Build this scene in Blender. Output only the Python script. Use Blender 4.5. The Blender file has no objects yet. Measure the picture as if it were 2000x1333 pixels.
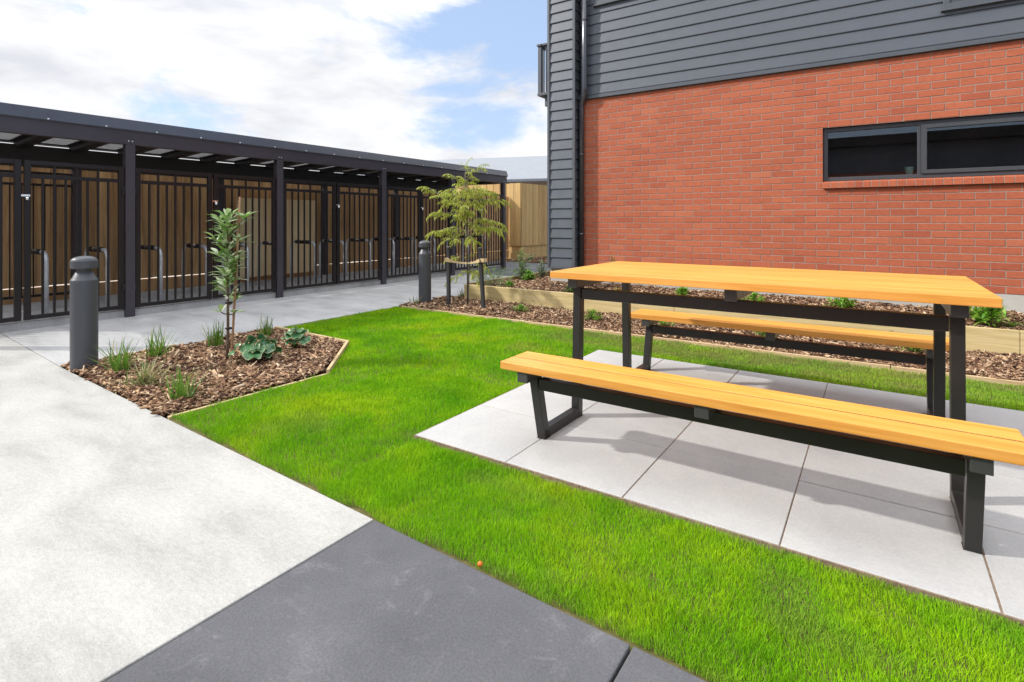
import bpy, math, random
import numpy as np
from mathutils import Vector, Matrix, Quaternion
random.seed(7)
rng = np.random.default_rng(11)
S = bpy.context.scene
COL = S.collection
PI = math.pi

# ------------------------------------------------------------------ camera
# world axes: x runs along the brick wall (towards the viewer's right), y runs away to the wall
cam_d = bpy.data.cameras.new("camera")
cam = bpy.data.objects.new("camera", cam_d); COL.objects.link(cam)
cam.location = (0, 0, 1.19)
cam.rotation_euler = (math.radians(90), 0, math.radians(34))
cam_d.sensor_width = 36; cam_d.lens = 1052 / 2000 * 36
cam_d.shift_y = -0.11675
cam_d.clip_start = 0.05; cam_d.clip_end = 2000
S.camera = cam

# ------------------------------------------------------------------ light
SUN_H = Vector((-0.835, -0.55)); SUN_EL = math.radians(35.5)
to_sun = Vector((SUN_H.x * math.cos(SUN_EL), SUN_H.y * math.cos(SUN_EL), math.sin(SUN_EL))).normalized()
sun_d = bpy.data.lights.new("sun", 'SUN'); sun = bpy.data.objects.new("sun", sun_d); COL.objects.link(sun)
sun_d.energy = 2.65; sun_d.angle = math.radians(1.7); sun_d.color = (1.0, 0.955, 0.88)
sun.rotation_euler = (-to_sun).to_track_quat('-Z', 'Y').to_euler()
sun.location = to_sun * 40

S.view_settings.view_transform = 'Standard'; S.view_settings.look = 'None'
S.view_settings.exposure = 0.56; S.view_settings.gamma = 1.0; S.view_settings.use_curve_mapping = False
S.cycles.use_denoising = True
S.cycles.max_bounces = 8; S.cycles.diffuse_bounces = 4; S.cycles.transparent_max_bounces = 8
S.cycles.sample_clamp_indirect = 6.0

W = bpy.data.worlds.new("World"); S.world = W; W.use_nodes = True
def build_world():
    nt = W.node_tree; N = nt.nodes; L = nt.links
    bg = N["Background"]; bg.inputs[1].default_value = 0.1
    sky = N.new("ShaderNodeTexSky"); sky.sky_type = 'NISHITA'; sky.sun_disc = False
    sky.sun_elevation = SUN_EL; sky.sun_rotation = math.atan2(SUN_H.x, SUN_H.y)
    sky.air_density = 1.0; sky.dust_density = 1.2
    tc = N.new("ShaderNodeTexCoord")
    rot = N.new("ShaderNodeVectorRotate"); rot.rotation_type = 'Z_AXIS'; rot.inputs['Angle'].default_value = -math.radians(34)
    L.new(tc.outputs['Generated'], rot.inputs['Vector'])
    def noise(scale_v, scale, detail, rough, dist=0.0):
        m = N.new("ShaderNodeMapping"); m.inputs['Scale'].default_value = scale_v
        L.new(rot.outputs[0], m.inputs['Vector'])
        n = N.new("ShaderNodeTexNoise"); n.inputs['Scale'].default_value = scale; n.inputs['Detail'].default_value = detail
        n.inputs['Roughness'].default_value = rough; n.inputs['Distortion'].default_value = dist
        L.new(m.outputs[0], n.inputs['Vector']); return n.outputs['Fac']
    def math_(op, a, b=None, c=None):
        m = N.new("ShaderNodeMath"); m.operation = op
        for i, v in enumerate((a, b, c)):
            if v is None: continue
            if isinstance(v, (int, float)): m.inputs[i].default_value = v
            else: L.new(v, m.inputs[i])
        return m.outputs[0]
    def hole(d0, sc, r0, r1, amt):
        m = N.new("ShaderNodeMapping"); m.inputs['Scale'].default_value = sc; L.new(rot.outputs[0], m.inputs['Vector'])
        v = N.new("ShaderNodeVectorMath"); v.operation = 'DISTANCE'; L.new(m.outputs[0], v.inputs[0])
        v.inputs[1].default_value = tuple(a * b for a, b in zip(d0, sc))
        mr = N.new("ShaderNodeMapRange"); mr.interpolation_type = 'SMOOTHSTEP'
        mr.inputs[1].default_value = r0; mr.inputs[2].default_value = r1; mr.inputs[3].default_value = amt; mr.inputs[4].default_value = 0.0
        L.new(v.outputs['Value'], mr.inputs[0]); return mr.outputs[0]
    n1 = noise((1.0, 1.0, 2.3), 4.2, 10.0, 0.61, 0.25)
    n2 = noise((1.0, 1.0, 3.0), 2.9, 9.0, 0.58, 0.2)
    h1 = hole((-0.025, 0.94, 0.315), (1.0, 1.0, 1.75), 0.02, 0.30, 0.33)
    h2 = hole((0.0, 0.985, 0.175), (1.0, 1.0, 2.5), 0.02, 0.22, 0.20)
    h3 = hole((-0.10, 0.985, 0.155), (0.9, 1.0, 3.0), 0.02, 0.16, 0.10)
    h4 = hole((0.86, -0.22, 0.45), (1, 1, 1), 0.25, 0.75, 0.34)
    h5 = hole((-0.5, -0.85, 0.16), (1, 1, 1), 0.2, 0.6, 0.34)
    dens = math_('SUBTRACT', math_('SUBTRACT', math_('ADD', n1, 0.13), h4), h5)
    dens = math_('SUBTRACT', dens, h1); dens = math_('SUBTRACT', dens, h2); dens = math_('SUBTRACT', dens, h3)
    mr = N.new("ShaderNodeMapRange"); mr.interpolation_type = 'SMOOTHSTEP'
    mr.inputs[1].default_value = 0.36; mr.inputs[2].default_value = 0.56; L.new(dens, mr.inputs[0])
    cr = N.new("ShaderNodeValToRGB"); L.new(n2, cr.inputs[0])
    e = cr.color_ramp.elements; e[0].position = 0.40; e[0].color = (6.7, 6.85, 7.35, 1); e[1].position = 0.56; e[1].color = (9.0, 9.0, 9.05, 1)
    # blue sky a little brighter and paler, as thin high haze leaves it
    hz = N.new("ShaderNodeMix"); hz.data_type = 'RGBA'; hz.inputs[0].default_value = 0.55
    L.new(sky.outputs[0], hz.inputs[6]); hz.inputs[7].default_value = (4.6, 6.0, 8.6, 1)
    # an overcast sky grows brighter towards the zenith
    sx = N.new("ShaderNodeSeparateXYZ"); L.new(rot.outputs[0], sx.inputs[0])
    zr = N.new("ShaderNodeMapRange"); zr.inputs[1].default_value = 0.30; zr.inputs[2].default_value = 0.95; zr.inputs[3].default_value = 0.0; zr.inputs[4].default_value = 1.40; L.new(sx.outputs['Z'], zr.inputs[0])
    gain = math_('ADD', zr.outputs[0], 0.80)
    vm = N.new("ShaderNodeVectorMath"); vm.operation = 'SCALE'; L.new(cr.outputs[0], vm.inputs[0]); L.new(gain, vm.inputs['Scale'])
    mix = N.new("ShaderNodeMix"); mix.data_type = 'RGBA'
    L.new(mr.outputs[0], mix.inputs[0]); L.new(hz.outputs[2], mix.inputs[6]); L.new(vm.outputs[0], mix.inputs[7])
    L.new(mix.outputs[2], bg.inputs[0])
build_world()

# ------------------------------------------------------------------ materials
class NT:
    """little wrapper round a node tree"""
    def __init__(s, name):
        s.m = bpy.data.materials.new(name); s.m.use_nodes = True
        s.t = s.m.node_tree; s.N = s.t.nodes; s.L = s.t.links
        s.b = s.N["Principled BSDF"]; s.out = s.N["Material Output"]
        s.tc = s.N.new("ShaderNodeTexCoord"); s.geo = None
    def link(s, a, b): s.L.new(a, b)
    def coord(s, scale=(1, 1, 1), rot=(0, 0, 0), kind='Object'):
        m = s.N.new("ShaderNodeMapping"); m.inputs['Scale'].default_value = scale; m.inputs['Rotation'].default_value = rot
        s.L.new(s.tc.outputs[kind], m.inputs['Vector']); return m.outputs[0]
    def noise(s, vec, scale, detail=4, rough=0.5, dist=0.0):
        n = s.N.new("ShaderNodeTexNoise"); s.L.new(vec, n.inputs['Vector']); n.inputs['Scale'].default_value = scale
        n.inputs['Detail'].default_value = detail; n.inputs['Roughness'].default_value = rough; n.inputs['Distortion'].default_value = dist
        return n.outputs['Fac']
    def ramp(s, fac, stops):
        r = s.N.new("ShaderNodeValToRGB"); s.L.new(fac, r.inputs[0]); e = r.color_ramp.elements
        while len(e) < len(stops): e.new(0.5)
        for el, (p, c) in zip(e, stops):
            el.position = p; el.color = (*c, 1) if len(c) == 3 else c
        return r.outputs[0]
    def island(s):
        if s.geo is None: s.geo = s.N.new("ShaderNodeNewGeometry")
        return s.geo.outputs['Random Per Island']
    def mix(s, fac, a, b, mode='MIX'):
        m = s.N.new("ShaderNodeMix"); m.data_type = 'RGBA'; m.blend_type = mode
        if isinstance(fac, (int, float)): m.inputs[0].default_value = fac
        else: s.L.new(fac, m.inputs[0])
        for v, i in ((a, 6), (b, 7)):
            if isinstance(v, tuple): m.inputs[i].default_value = (*v, 1)
            else: s.L.new(v, m.inputs[i])
        return m.outputs[2]
    def math(s, op, a, b):
        m = s.N.new("ShaderNodeMath"); m.operation = op
        for i, v in enumerate((a, b)):
            if isinstance(v, (int, float)): m.inputs[i].default_value = v
            else: s.L.new(v, m.inputs[i])
        return m.outputs[0]
    def color(s, c):
        if isinstance(c, tuple): s.b.inputs['Base Color'].default_value = (*c, 1)
        else: s.L.new(c, s.b.inputs['Base Color'])
    def rough(s, r):
        if isinstance(r, (int, float)): s.b.inputs['Roughness'].default_value = r
        else: s.L.new(r, s.b.inputs['Roughness'])
    def spec(s, v): s.b.inputs['Specular IOR Level'].default_value = v
    def metal(s, v): s.b.inputs['Metallic'].default_value = v
    def bump(s, h, strength=0.3, dist=0.01):
        b = s.N.new("ShaderNodeBump"); b.inputs['Strength'].default_value = strength; b.inputs['Distance'].default_value = dist
        s.L.new(h, b.inputs['Height']); s.L.new(b.outputs[0], s.b.inputs['Normal'])
    def translucent(s, col, fac):
        tr = s.N.new("ShaderNodeBsdfTranslucent")
        if isinstance(col, tuple): tr.inputs[0].default_value = (*col, 1)
        else: s.L.new(col, tr.inputs[0])
        mx = s.N.new("ShaderNodeMixShader"); mx.inputs[0].default_value = fac
        s.L.new(s.b.outputs[0], mx.inputs[1]); s.L.new(tr.outputs[0], mx.inputs[2]); s.L.new(mx.outputs[0], s.out.inputs[0])

M = {}
def painted(name, col, rough=0.45, var=0.12, spec=0.5, grain=0.0, island=0.0):
    t = NT(name); v = t.coord()
    n = t.noise(v, 3.0, 6, 0.6)
    c0 = tuple(x * (1 - var) for x in col); c1 = tuple(min(1, x * (1 + var)) for x in col)
    c = t.ramp(n, [(0.3, c0), (0.7, c1)])
    if island:
        c = t.mix(island, c, t.ramp(t.island(), [(0, (0.0, 0.0, 0.0)), (1, (0.6, 0.6, 0.6))]), 'OVERLAY')
    t.color(c); t.rough(t.ramp(t.noise(v, 11.0, 3), [(0.3, (rough * 0.85,) * 3), (0.7, (min(1, rough * 1.15),) * 3)])); t.spec(spec)
    if grain: t.bump(t.noise(t.coord((1, 1, 0.08)), 60, 4), grain, 0.003)
    M[name] = t.m; return t.m

def mk_materials():
    # broomed light concrete
    for name, c, k in (("concrete_light", (0.405, 0.401, 0.380), 1.0), ("concrete_path", (0.415, 0.415, 0.415), 1.0)):
        t = NT(name); v = t.coord()
        big = t.noise(t.coord((1.0, 2.6, 1), (0, 0, 0.35)), 1.3, 6, 0.60, 0.25)
        fine = t.noise(t.coord((1, 3.0, 1), (0, 0, 0.25)), 26, 5, 0.65)
        spk = t.noise(v, 170, 3, 0.6)
        a = t.ramp(big, [(0.30, tuple(x * 0.79 for x in c)), (0.48, c), (0.66, tuple(x * 1.15 for x in c))])
        a = t.mix(0.30, a, t.ramp(fine, [(0.3, (0.33,) * 3), (0.7, (0.60,) * 3)]), 'OVERLAY')
        a = t.mix(0.50, a, t.ramp(spk, [(0.3, (0.35,) * 3), (0.7, (0.62,) * 3)]), 'OVERLAY')
        mid = t.noise(v, 48, 6, 0.75); a = t.mix(0.40, a, t.ramp(mid, [(0.32, (0.36,) * 3), (0.6, (0.52,) * 3), (0.75, (0.58,) * 3)]), 'OVERLAY')
        st = t.noise(v, 7.0, 8, 0.72, 0.5); a = t.mix(t.ramp(st, [(0.64, (0.0,) * 3), (0.78, (0.35,) * 3)]), a, (0.25, 0.245, 0.235))
        t.color(a); t.rough(0.85); t.spec(0.25)
        t.bump(t.math('ADD', t.math('MULTIPLY', fine, 0.6), spk), 0.45, 0.004); M[name] = t.m
    t = NT("concrete_dark"); v = t.coord()
    big = t.noise(v, 1.8, 8, 0.68, 0.4); fine = t.noise(v, 120, 4, 0.7); sc = t.noise(t.coord((1, 1, 1)), 9, 10, 0.78, 0.8)
    a = t.ramp(big, [(0.3, (0.080, 0.081, 0.090)), (0.55, (0.105, 0.106, 0.116)), (0.75, (0.136, 0.136, 0.146))])
    a = t.mix(t.ramp(sc, [(0.55, (0, 0, 0)), (0.72, (0.5,) * 3)]), a, (0.24, 0.235, 0.25))
    a = t.mix(0.45, a, t.ramp(fine, [(0.3, (0.26,) * 3), (0.72, (0.72,) * 3)]), 'OVERLAY')
    t.color(a); t.rough(0.8); t.spec(0.3); t.bump(fine, 0.5, 0.004); M["concrete_dark"] = t.m
    t = NT("paver"); v = t.coord()
    big = t.noise(v, 2.4, 7, 0.65, 0.3); fine = t.noise(v, 90, 5, 0.65); pit = t.noise(v, 260, 2, 0.5)
    a = t.ramp(big, [(0.3, (0.40, 0.40, 0.40)), (0.6, (0.462, 0.46, 0.452)), (0.8, (0.50, 0.496, 0.487))])
    a = t.mix(0.22, a, t.ramp(t.island(), [(0, (0.36,) * 3), (1, (0.60,) * 3)]), 'OVERLAY')
    a = t.mix(0.30, a, t.ramp(fine, [(0.3, (0.34,) * 3), (0.7, (0.62,) * 3)]), 'OVERLAY')
    t.color(a); t.rough(0.78); t.spec(0.3); t.bump(t.math('ADD', fine, t.math('MULTIPLY', pit, 0.5)), 0.3, 0.003); M["paver"] = t.m
    t = NT("joint_sand"); v = t.coord(); t.color(t.ramp(t.noise(v, 60, 4), [(0.3, (0.15, 0.10, 0.068)), (0.7, (0.27, 0.20, 0.14))])); t.rough(0.95); M["joint_sand"] = t.m
    t = NT("soil"); v = t.coord(); n = t.noise(v, 14, 8, 0.7)
    t.color(t.ramp(n, [(0.3, (0.045, 0.03, 0.02)), (0.55, (0.10, 0.07, 0.045)), (0.75, (0.20, 0.15, 0.09))])); t.rough(0.95); t.spec(0.1); t.bump(n, 0.8, 0.02); M["soil"] = t.m
    t = NT("lawn_soil"); v = t.coord(); n = t.noise(v, 22, 8, 0.7)
    t.color(t.ramp(n, [(0.3, (0.06, 0.075, 0.018)), (0.55, (0.13, 0.11, 0.045)), (0.8, (0.26, 0.19, 0.10))])); t.rough(0.95); t.spec(0.1); M["lawn_soil"] = t.m
    t = NT("asphalt"); v = t.coord(); n = t.noise(v, 150, 4, 0.7)
    t.color(t.ramp(n, [(0.3, (0.085, 0.09, 0.105)), (0.7, (0.16, 0.165, 0.18))])); t.rough(0.9); t.spec(0.2); M["asphalt"] = t.m
    # grass blades
    t = NT("grass_blade"); v = t.coord(kind='Object')
    p1 = t.noise(t.coord((1, 1, 0.0)), 1.5, 4, 0.6, 0.4); p2 = t.noise(t.coord((1, 1, 0.0)), 7.0, 4, 0.6)
    c = t.ramp(p1, [(0.34, (0.15, 0.42, 0.005)), (0.50, (0.27, 0.56, 0.006)), (0.66, (0.45, 0.65, 0.010))])
    c = t.mix(t.ramp(p2, [(0.35, (0.0,) * 3), (0.75, (0.35,) * 3)]), c, (0.10, 0.34, 0.008))
    c = t.mix(t.ramp(t.island(), [(0.0, (0.50,) * 3), (0.5, (0.0,) * 3)]), c, (0.07, 0.25, 0.006))
    c = t.mix(t.ramp(t.island(), [(0.965, (0.0,) * 3), (1.0, (0.8,) * 3)]), c, (0.42, 0.40, 0.14))
    # yellowing and thinning of the turf at its cut edges and in the older strip near the wall
    a = t.N.new("ShaderNodeAttribute"); a.attribute_name = "dry"
    c = t.mix(a.outputs['Fac'], c, (0.27, 0.29, 0.085))
    t.color(c); t.rough(0.8); t.spec(0.07)
    g = t.N.new("ShaderNodeNewGeometry"); vm = t.N.new("ShaderNodeVectorMath"); vm.operation = 'SCALE'; vm.inputs['Scale'].default_value = 0.55; t.L.new(g.outputs['Normal'], vm.inputs[0])
    va = t.N.new("ShaderNodeVectorMath"); va.operation = 'ADD'; t.L.new(vm.outputs[0], va.inputs[0]); va.inputs[1].default_value = (0, 0, 0.75)
    vn = t.N.new("ShaderNodeVectorMath"); vn.operation = 'NORMALIZE'; t.L.new(va.outputs[0], vn.inputs[0]); t.L.new(vn.outputs[0], t.b.inputs['Normal'])
    t.translucent(c, 0.32); M["grass_blade"] = t.m
    def leaf(name, stops, rough=0.45, tl=0.3, spec=0.4, dist_noise=None):
        t = NT(name); c = t.ramp(t.island(), stops)
        if dist_noise:
            n = t.noise(t.coord(), dist_noise, 3); c = t.mix(0.25, c, t.ramp(n, [(0.3, (0.2,) * 3), (0.7, (0.8,) * 3)]), 'OVERLAY')
        t.color(c); t.rough(rough); t.spec(spec); t.translucent(c, tl); M[name] = t.m; return t
    leaf("tuft_blade", [(0, (0.07, 0.16, 0.02)), (0.5, (0.15, 0.31, 0.035)), (0.82, (0.26, 0.40, 0.07)), (1.0, (0.55, 0.47, 0.25))])
    leaf("dry_blade", [(0, (0.07, 0.14, 0.025)), (0.35, (0.16, 0.22, 0.06)), (0.6, (0.36, 0.31, 0.14)), (1.0, (0.55, 0.45, 0.27))])
    leaf("sapling_leaf", [(0, (0.08, 0.20, 0.02)), (0.40, (0.18, 0.34, 0.05)), (0.64, (0.33, 0.46, 0.19)), (1.0, (0.66, 0.71, 0.56))], 0.32, 0.28, 0.6)
    leaf("feather_leaf", [(0, (0.22, 0.29, 0.02)), (0.5, (0.44, 0.50, 0.06)), (1.0, (0.66, 0.66, 0.18))], 0.5, 0.45)
    leaf("dark_feather_leaf", [(0, (0.06, 0.13, 0.03)), (0.6, (0.14, 0.26, 0.055)), (1.0, (0.27, 0.39, 0.09))], 0.5, 0.3)
    leaf("shrub_leaf", [(0, (0.09, 0.23, 0.02)), (0.6, (0.19, 0.40, 0.035)), (1.0, (0.33, 0.55, 0.08))], 0.45, 0.35)
    leaf("grey_leaf", [(0, (0.12, 0.19, 0.10)), (0.6, (0.23, 0.32, 0.17)), (1.0, (0.38, 0.46, 0.27))], 0.6, 0.25)
    leaf("bronze_leaf", [(0, (0.12, 0.09, 0.02)), (0.5, (0.24, 0.18, 0.03)), (1.0, (0.38, 0.28, 0.06))], 0.5, 0.3)
    # big round leaves with a pale margin: the margin is stored on the mesh
    t = NT("round_leaf"); a = t.N.new("ShaderNodeAttribute"); a.attribute_name = "rim"
    n = t.noise(t.coord(), 30, 4)
    c = t.ramp(t.island(), [(0, (0.04, 0.14, 0.055)), (1, (0.10, 0.25, 0.10))])
    c = t.mix(t.ramp(a.outputs['Fac'], [(0.86, (0,) * 3), (0.97, (0.8,) * 3)]), c, (0.42, 0.46, 0.24))
    t.color(c); t.rough(0.28); t.spec(0.6); t.translucent(c, 0.2); t.bump(n, 0.3, 0.004); M["round_leaf"] = t.m
    t = NT("bark"); n = t.noise(t.coord((1, 1, 0.2)), 70, 5)
    t.color(t.ramp(n, [(0.3, (0.07, 0.045, 0.03)), (0.7, (0.20, 0.14, 0.10))])); t.rough(0.85); t.spec(0.2); t.bump(n, 0.5, 0.003); M["bark"] = t.m
    t = NT("grey_bark"); n = t.noise(t.coord((1, 1, 0.2)), 70, 5)
    t.color(t.ramp(n, [(0.3, (0.14, 0.12, 0.10)), (0.7, (0.34, 0.30, 0.25))])); t.rough(0.85); t.spec(0.2); M["grey_bark"] = t.m
    # mulch chips: one colour per chip
    t = NT("bark_chip"); v = t.coord()
    c = t.ramp(t.island(), [(0, (0.035, 0.017, 0.012)), (0.30, (0.115, 0.058, 0.034)), (0.58, (0.26, 0.145, 0.080)), (0.80, (0.43, 0.28, 0.165)), (1.0, (0.68, 0.52, 0.36))])
    c = t.mix(0.35, c, t.ramp(t.noise(v, 90, 3), [(0.3, (0.25,) * 3), (0.7, (0.7,) * 3)]), 'OVERLAY')
    t.color(c); t.rough(0.85); t.spec(0.2); M["bark_chip"] = t.m
    # woods
    def wood(name, stops, axis, k=1.0, rough=0.55, spec=0.35, isl=0.35, knots=True, bump=0.15):
        t = NT(name)
        sc = [9.0, 9.0, 9.0]; sc[axis] = 0.55
        g = t.noise(t.coord(tuple(x * k for x in sc)), 3.0, 7, 0.62, 0.5)
        sc2 = [60.0, 60.0, 60.0]; sc2[axis] = 1.6
        f = t.noise(t.coord(tuple(x * k for x in sc2)), 2.0, 3, 0.6)
        c = t.ramp(g, stops)
        c = t.mix(0.30, c, t.ramp(f, [(0.3, (0.32,) * 3), (0.7, (0.64,) * 3)]), 'OVERLAY')
        c = t.mix(isl, c, t.ramp(t.island(), [(0, (0.28,) * 3), (1, (0.70,) * 3)]), 'OVERLAY')
        if knots:
            ks = [2.6, 2.6, 2.6]; ks[axis] = 1.1
            vn = t.N.new("ShaderNodeTexVoronoi"); vn.inputs['Scale'].default_value = 2.2; t.L.new(t.coord(tuple(ks)), vn.inputs['Vector'])
            c = t.mix(t.ramp(vn.outputs['Distance'], [(0.0, (0.75,) * 3), (0.075, (0.0,) * 3)]), c, tuple(x * 0.45 for x in stops[0][1]))
        t.color(c); t.rough(rough); t.spec(spec); t.bump(f, bump, 0.002); M[name] = t.m
    wood("table_timber", [(0.26, (0.56, 0.228, 0.030)), (0.5, (0.69, 0.325, 0.062)), (0.74, (0.76, 0.405, 0.105))], 0, 1.0, 0.45, 0.4, 0.24, False, 0.15)
    wood("fence_timber", [(0.28, (0.32, 0.18, 0.085)), (0.5, (0.53, 0.32, 0.155)), (0.72, (0.64, 0.42, 0.22))], 2, 0.8, 0.8, 0.2, 0.5)
    wood("fresh_fence_timber", [(0.28, (0.40, 0.25, 0.10)), (0.5, (0.54, 0.36, 0.155)), (0.72, (0.62, 0.44, 0.21))], 2, 0.8, 0.75, 0.2, 0.4)
    wood("pale_timber", [(0.28, (0.66, 0.48, 0.26)), (0.5, (0.80, 0.61, 0.36)), (0.72, (0.86, 0.69, 0.44))], 2, 0.8, 0.75, 0.2, 0.3)
    wood("sleeper_timber", [(0.28, (0.44, 0.34, 0.16)), (0.5, (0.58, 0.47, 0.24)), (0.72, (0.64, 0.54, 0.31))], 0, 0.8, 0.8, 0.2, 0.2)
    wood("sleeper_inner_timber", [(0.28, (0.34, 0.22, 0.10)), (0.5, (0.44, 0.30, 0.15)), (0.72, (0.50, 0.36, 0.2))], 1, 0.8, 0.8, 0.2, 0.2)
    wood("edging_timber", [(0.28, (0.44, 0.31, 0.17)), (0.5, (0.56, 0.42, 0.24)), (0.72, (0.62, 0.48, 0.29))], 0, 0.8, 0.8, 0.2, 0.2, False)
    wood("stake_timber", [(0.28, (0.035, 0.035, 0.037)), (0.5, (0.05, 0.05, 0.053)), (0.72, (0.075, 0.073, 0.075))], 2, 1.0, 0.8, 0.2, 0.2, False)
    wood("cane_timber", [(0.28, (0.30, 0.165, 0.095)), (0.5, (0.40, 0.235, 0.145)), (0.72, (0.46, 0.29, 0.19))], 2, 1.0, 0.7, 0.2, 0.1, False)
    # bricks, one tone each
    t = NT("brick"); v = t.coord()
    c = t.ramp(t.island(), [(0, (0.36, 0.093, 0.050)), (0.08, (0.395, 0.107, 0.056)), (0.6, (0.42, 0.117, 0.060)), (0.95, (0.44, 0.126, 0.064)), (1, (0.46, 0.145, 0.078))])
    n = t.noise(t.coord((1, 1, 2.5)), 22, 6, 0.7); n2 = t.noise(v, 0.8, 3, 0.6)
    c = t.mix(0.38, c, t.ramp(n, [(0.3, (0.30,) * 3), (0.7, (0.66,) * 3)]), 'OVERLAY')
    c = t.mix(0.22, c, t.ramp(n2, [(0.3, (0.34,) * 3), (0.7, (0.66,) * 3)]), 'OVERLAY')
    t.color(c); t.rough(0.8); t.spec(0.3); t.bump(t.noise(t.coord((1, 1, 2)), 130, 4, 0.7), 0.4, 0.003); M["brick"] = t.m
    t = NT("mortar"); t.color(t.ramp(t.noise(t.coord(), 50, 4), [(0.3, (0.27, 0.20, 0.17)), (0.7, (0.38, 0.30, 0.26))])); t.rough(0.95); t.spec(0.1); M["mortar"] = t.m
    painted("cladding_paint", (0.090, 0.103, 0.126), 0.42, 0.05, 0.5, 0.05)
    painted("trim_paint", (0.085, 0.095, 0.112), 0.40, 0.05, 0.5)
    painted("shelter_paint", (0.046, 0.040, 0.052), 0.42, 0.10, 0.5, 0.25)
    painted("fascia_steel", (0.075, 0.078, 0.094), 0.22, 0.08, 0.7); M["fascia_steel"].node_tree.nodes["Principled BSDF"].inputs["Metallic"].default_value = 0.45
    painted("gate_steel", (0.013, 0.010, 0.011), 0.32, 0.12, 0.35)
    painted("table_steel", (0.021, 0.0195, 0.0185), 0.36, 0.25, 0.4)
    painted("bracket_steel", (0.045, 0.045, 0.046), 0.33, 0.15, 0.55)
    painted("bollard_paint", (0.066, 0.071, 0.084), 0.45, 0.06, 0.5)
    painted("window_alu", (0.060, 0.064, 0.072), 0.38, 0.05, 0.5)
    painted("rubber", (0.012, 0.012, 0.012), 0.6, 0.1, 0.3)
    painted("render_concrete", (0.44, 0.43, 0.40), 0.85, 0.12, 0.2)
    painted("house_wall", (0.42, 0.41, 0.39), 0.8, 0.06, 0.2)
    painted("roof_iron", (0.23, 0.25, 0.28), 0.6, 0.05, 0.5)
    painted("gutter_paint", (0.16, 0.18, 0.21), 0.5, 0.05, 0.4)
    painted("interior", (0.055, 0.045, 0.045), 0.9, 0.3, 0.1)
    painted("pot_green", (0.50, 0.78, 0.65), 0.4, 0.05, 0.4)
    painted("tie_webbing", (0.56, 0.42, 0.24), 0.8, 0.12, 0.2)
    painted("tag_white", (0.7, 0.7, 0.7), 0.6, 0.05, 0.2)
    painted("roof_dark", (0.028, 0.028, 0.031), 0.5, 0.1, 0.4)
    painted("berry", (0.75, 0.16, 0.02), 0.4, 0.1, 0.5)
    painted("white_underside", (0.72, 0.72, 0.74), 0.7, 0.04, 0.2)
    t = NT("galvanised"); n = t.noise(t.coord(), 26, 5, 0.6); t.color(t.ramp(n, [(0.3, (0.50, 0.52, 0.56)), (0.7, (0.70, 0.72, 0.76))])); t.metal(0.35); t.rough(0.38); M["galvanised"] = t.m
    t = NT("chrome"); t.color((0.7, 0.7, 0.72)); t.metal(1.0); t.rough(0.15); M["chrome"] = t.m
    t = NT("skylight_sheet"); t.color((0.45, 0.45, 0.46)); t.rough(0.6); t.translucent((0.55, 0.55, 0.56), 0.42); M["skylight_sheet"] = t.m
    # window glass: mostly clear with a fresnel mirror
    t = NT("glass"); t.N.remove(t.b)
    tr = t.N.new("ShaderNodeBsdfTransparent"); tr.inputs[0].default_value = (0.96, 0.975, 0.98, 1)
    gl = t.N.new("ShaderNodeBsdfGlossy"); gl.inputs['Roughness'].default_value = 0.01
    fr = t.N.new("ShaderNodeFresnel"); fr.inputs[0].default_value = 1.75
    mx = t.N.new("ShaderNodeMixShader"); t.L.new(fr.outputs[0], mx.inputs[0]); t.L.new(tr.outputs[0], mx.inputs[1]); t.L.new(gl.outputs[0], mx.inputs[2])
    t.L.new(mx.outputs[0], t.out.inputs[0]); M["glass"] = t.m
mk_materials()

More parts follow.
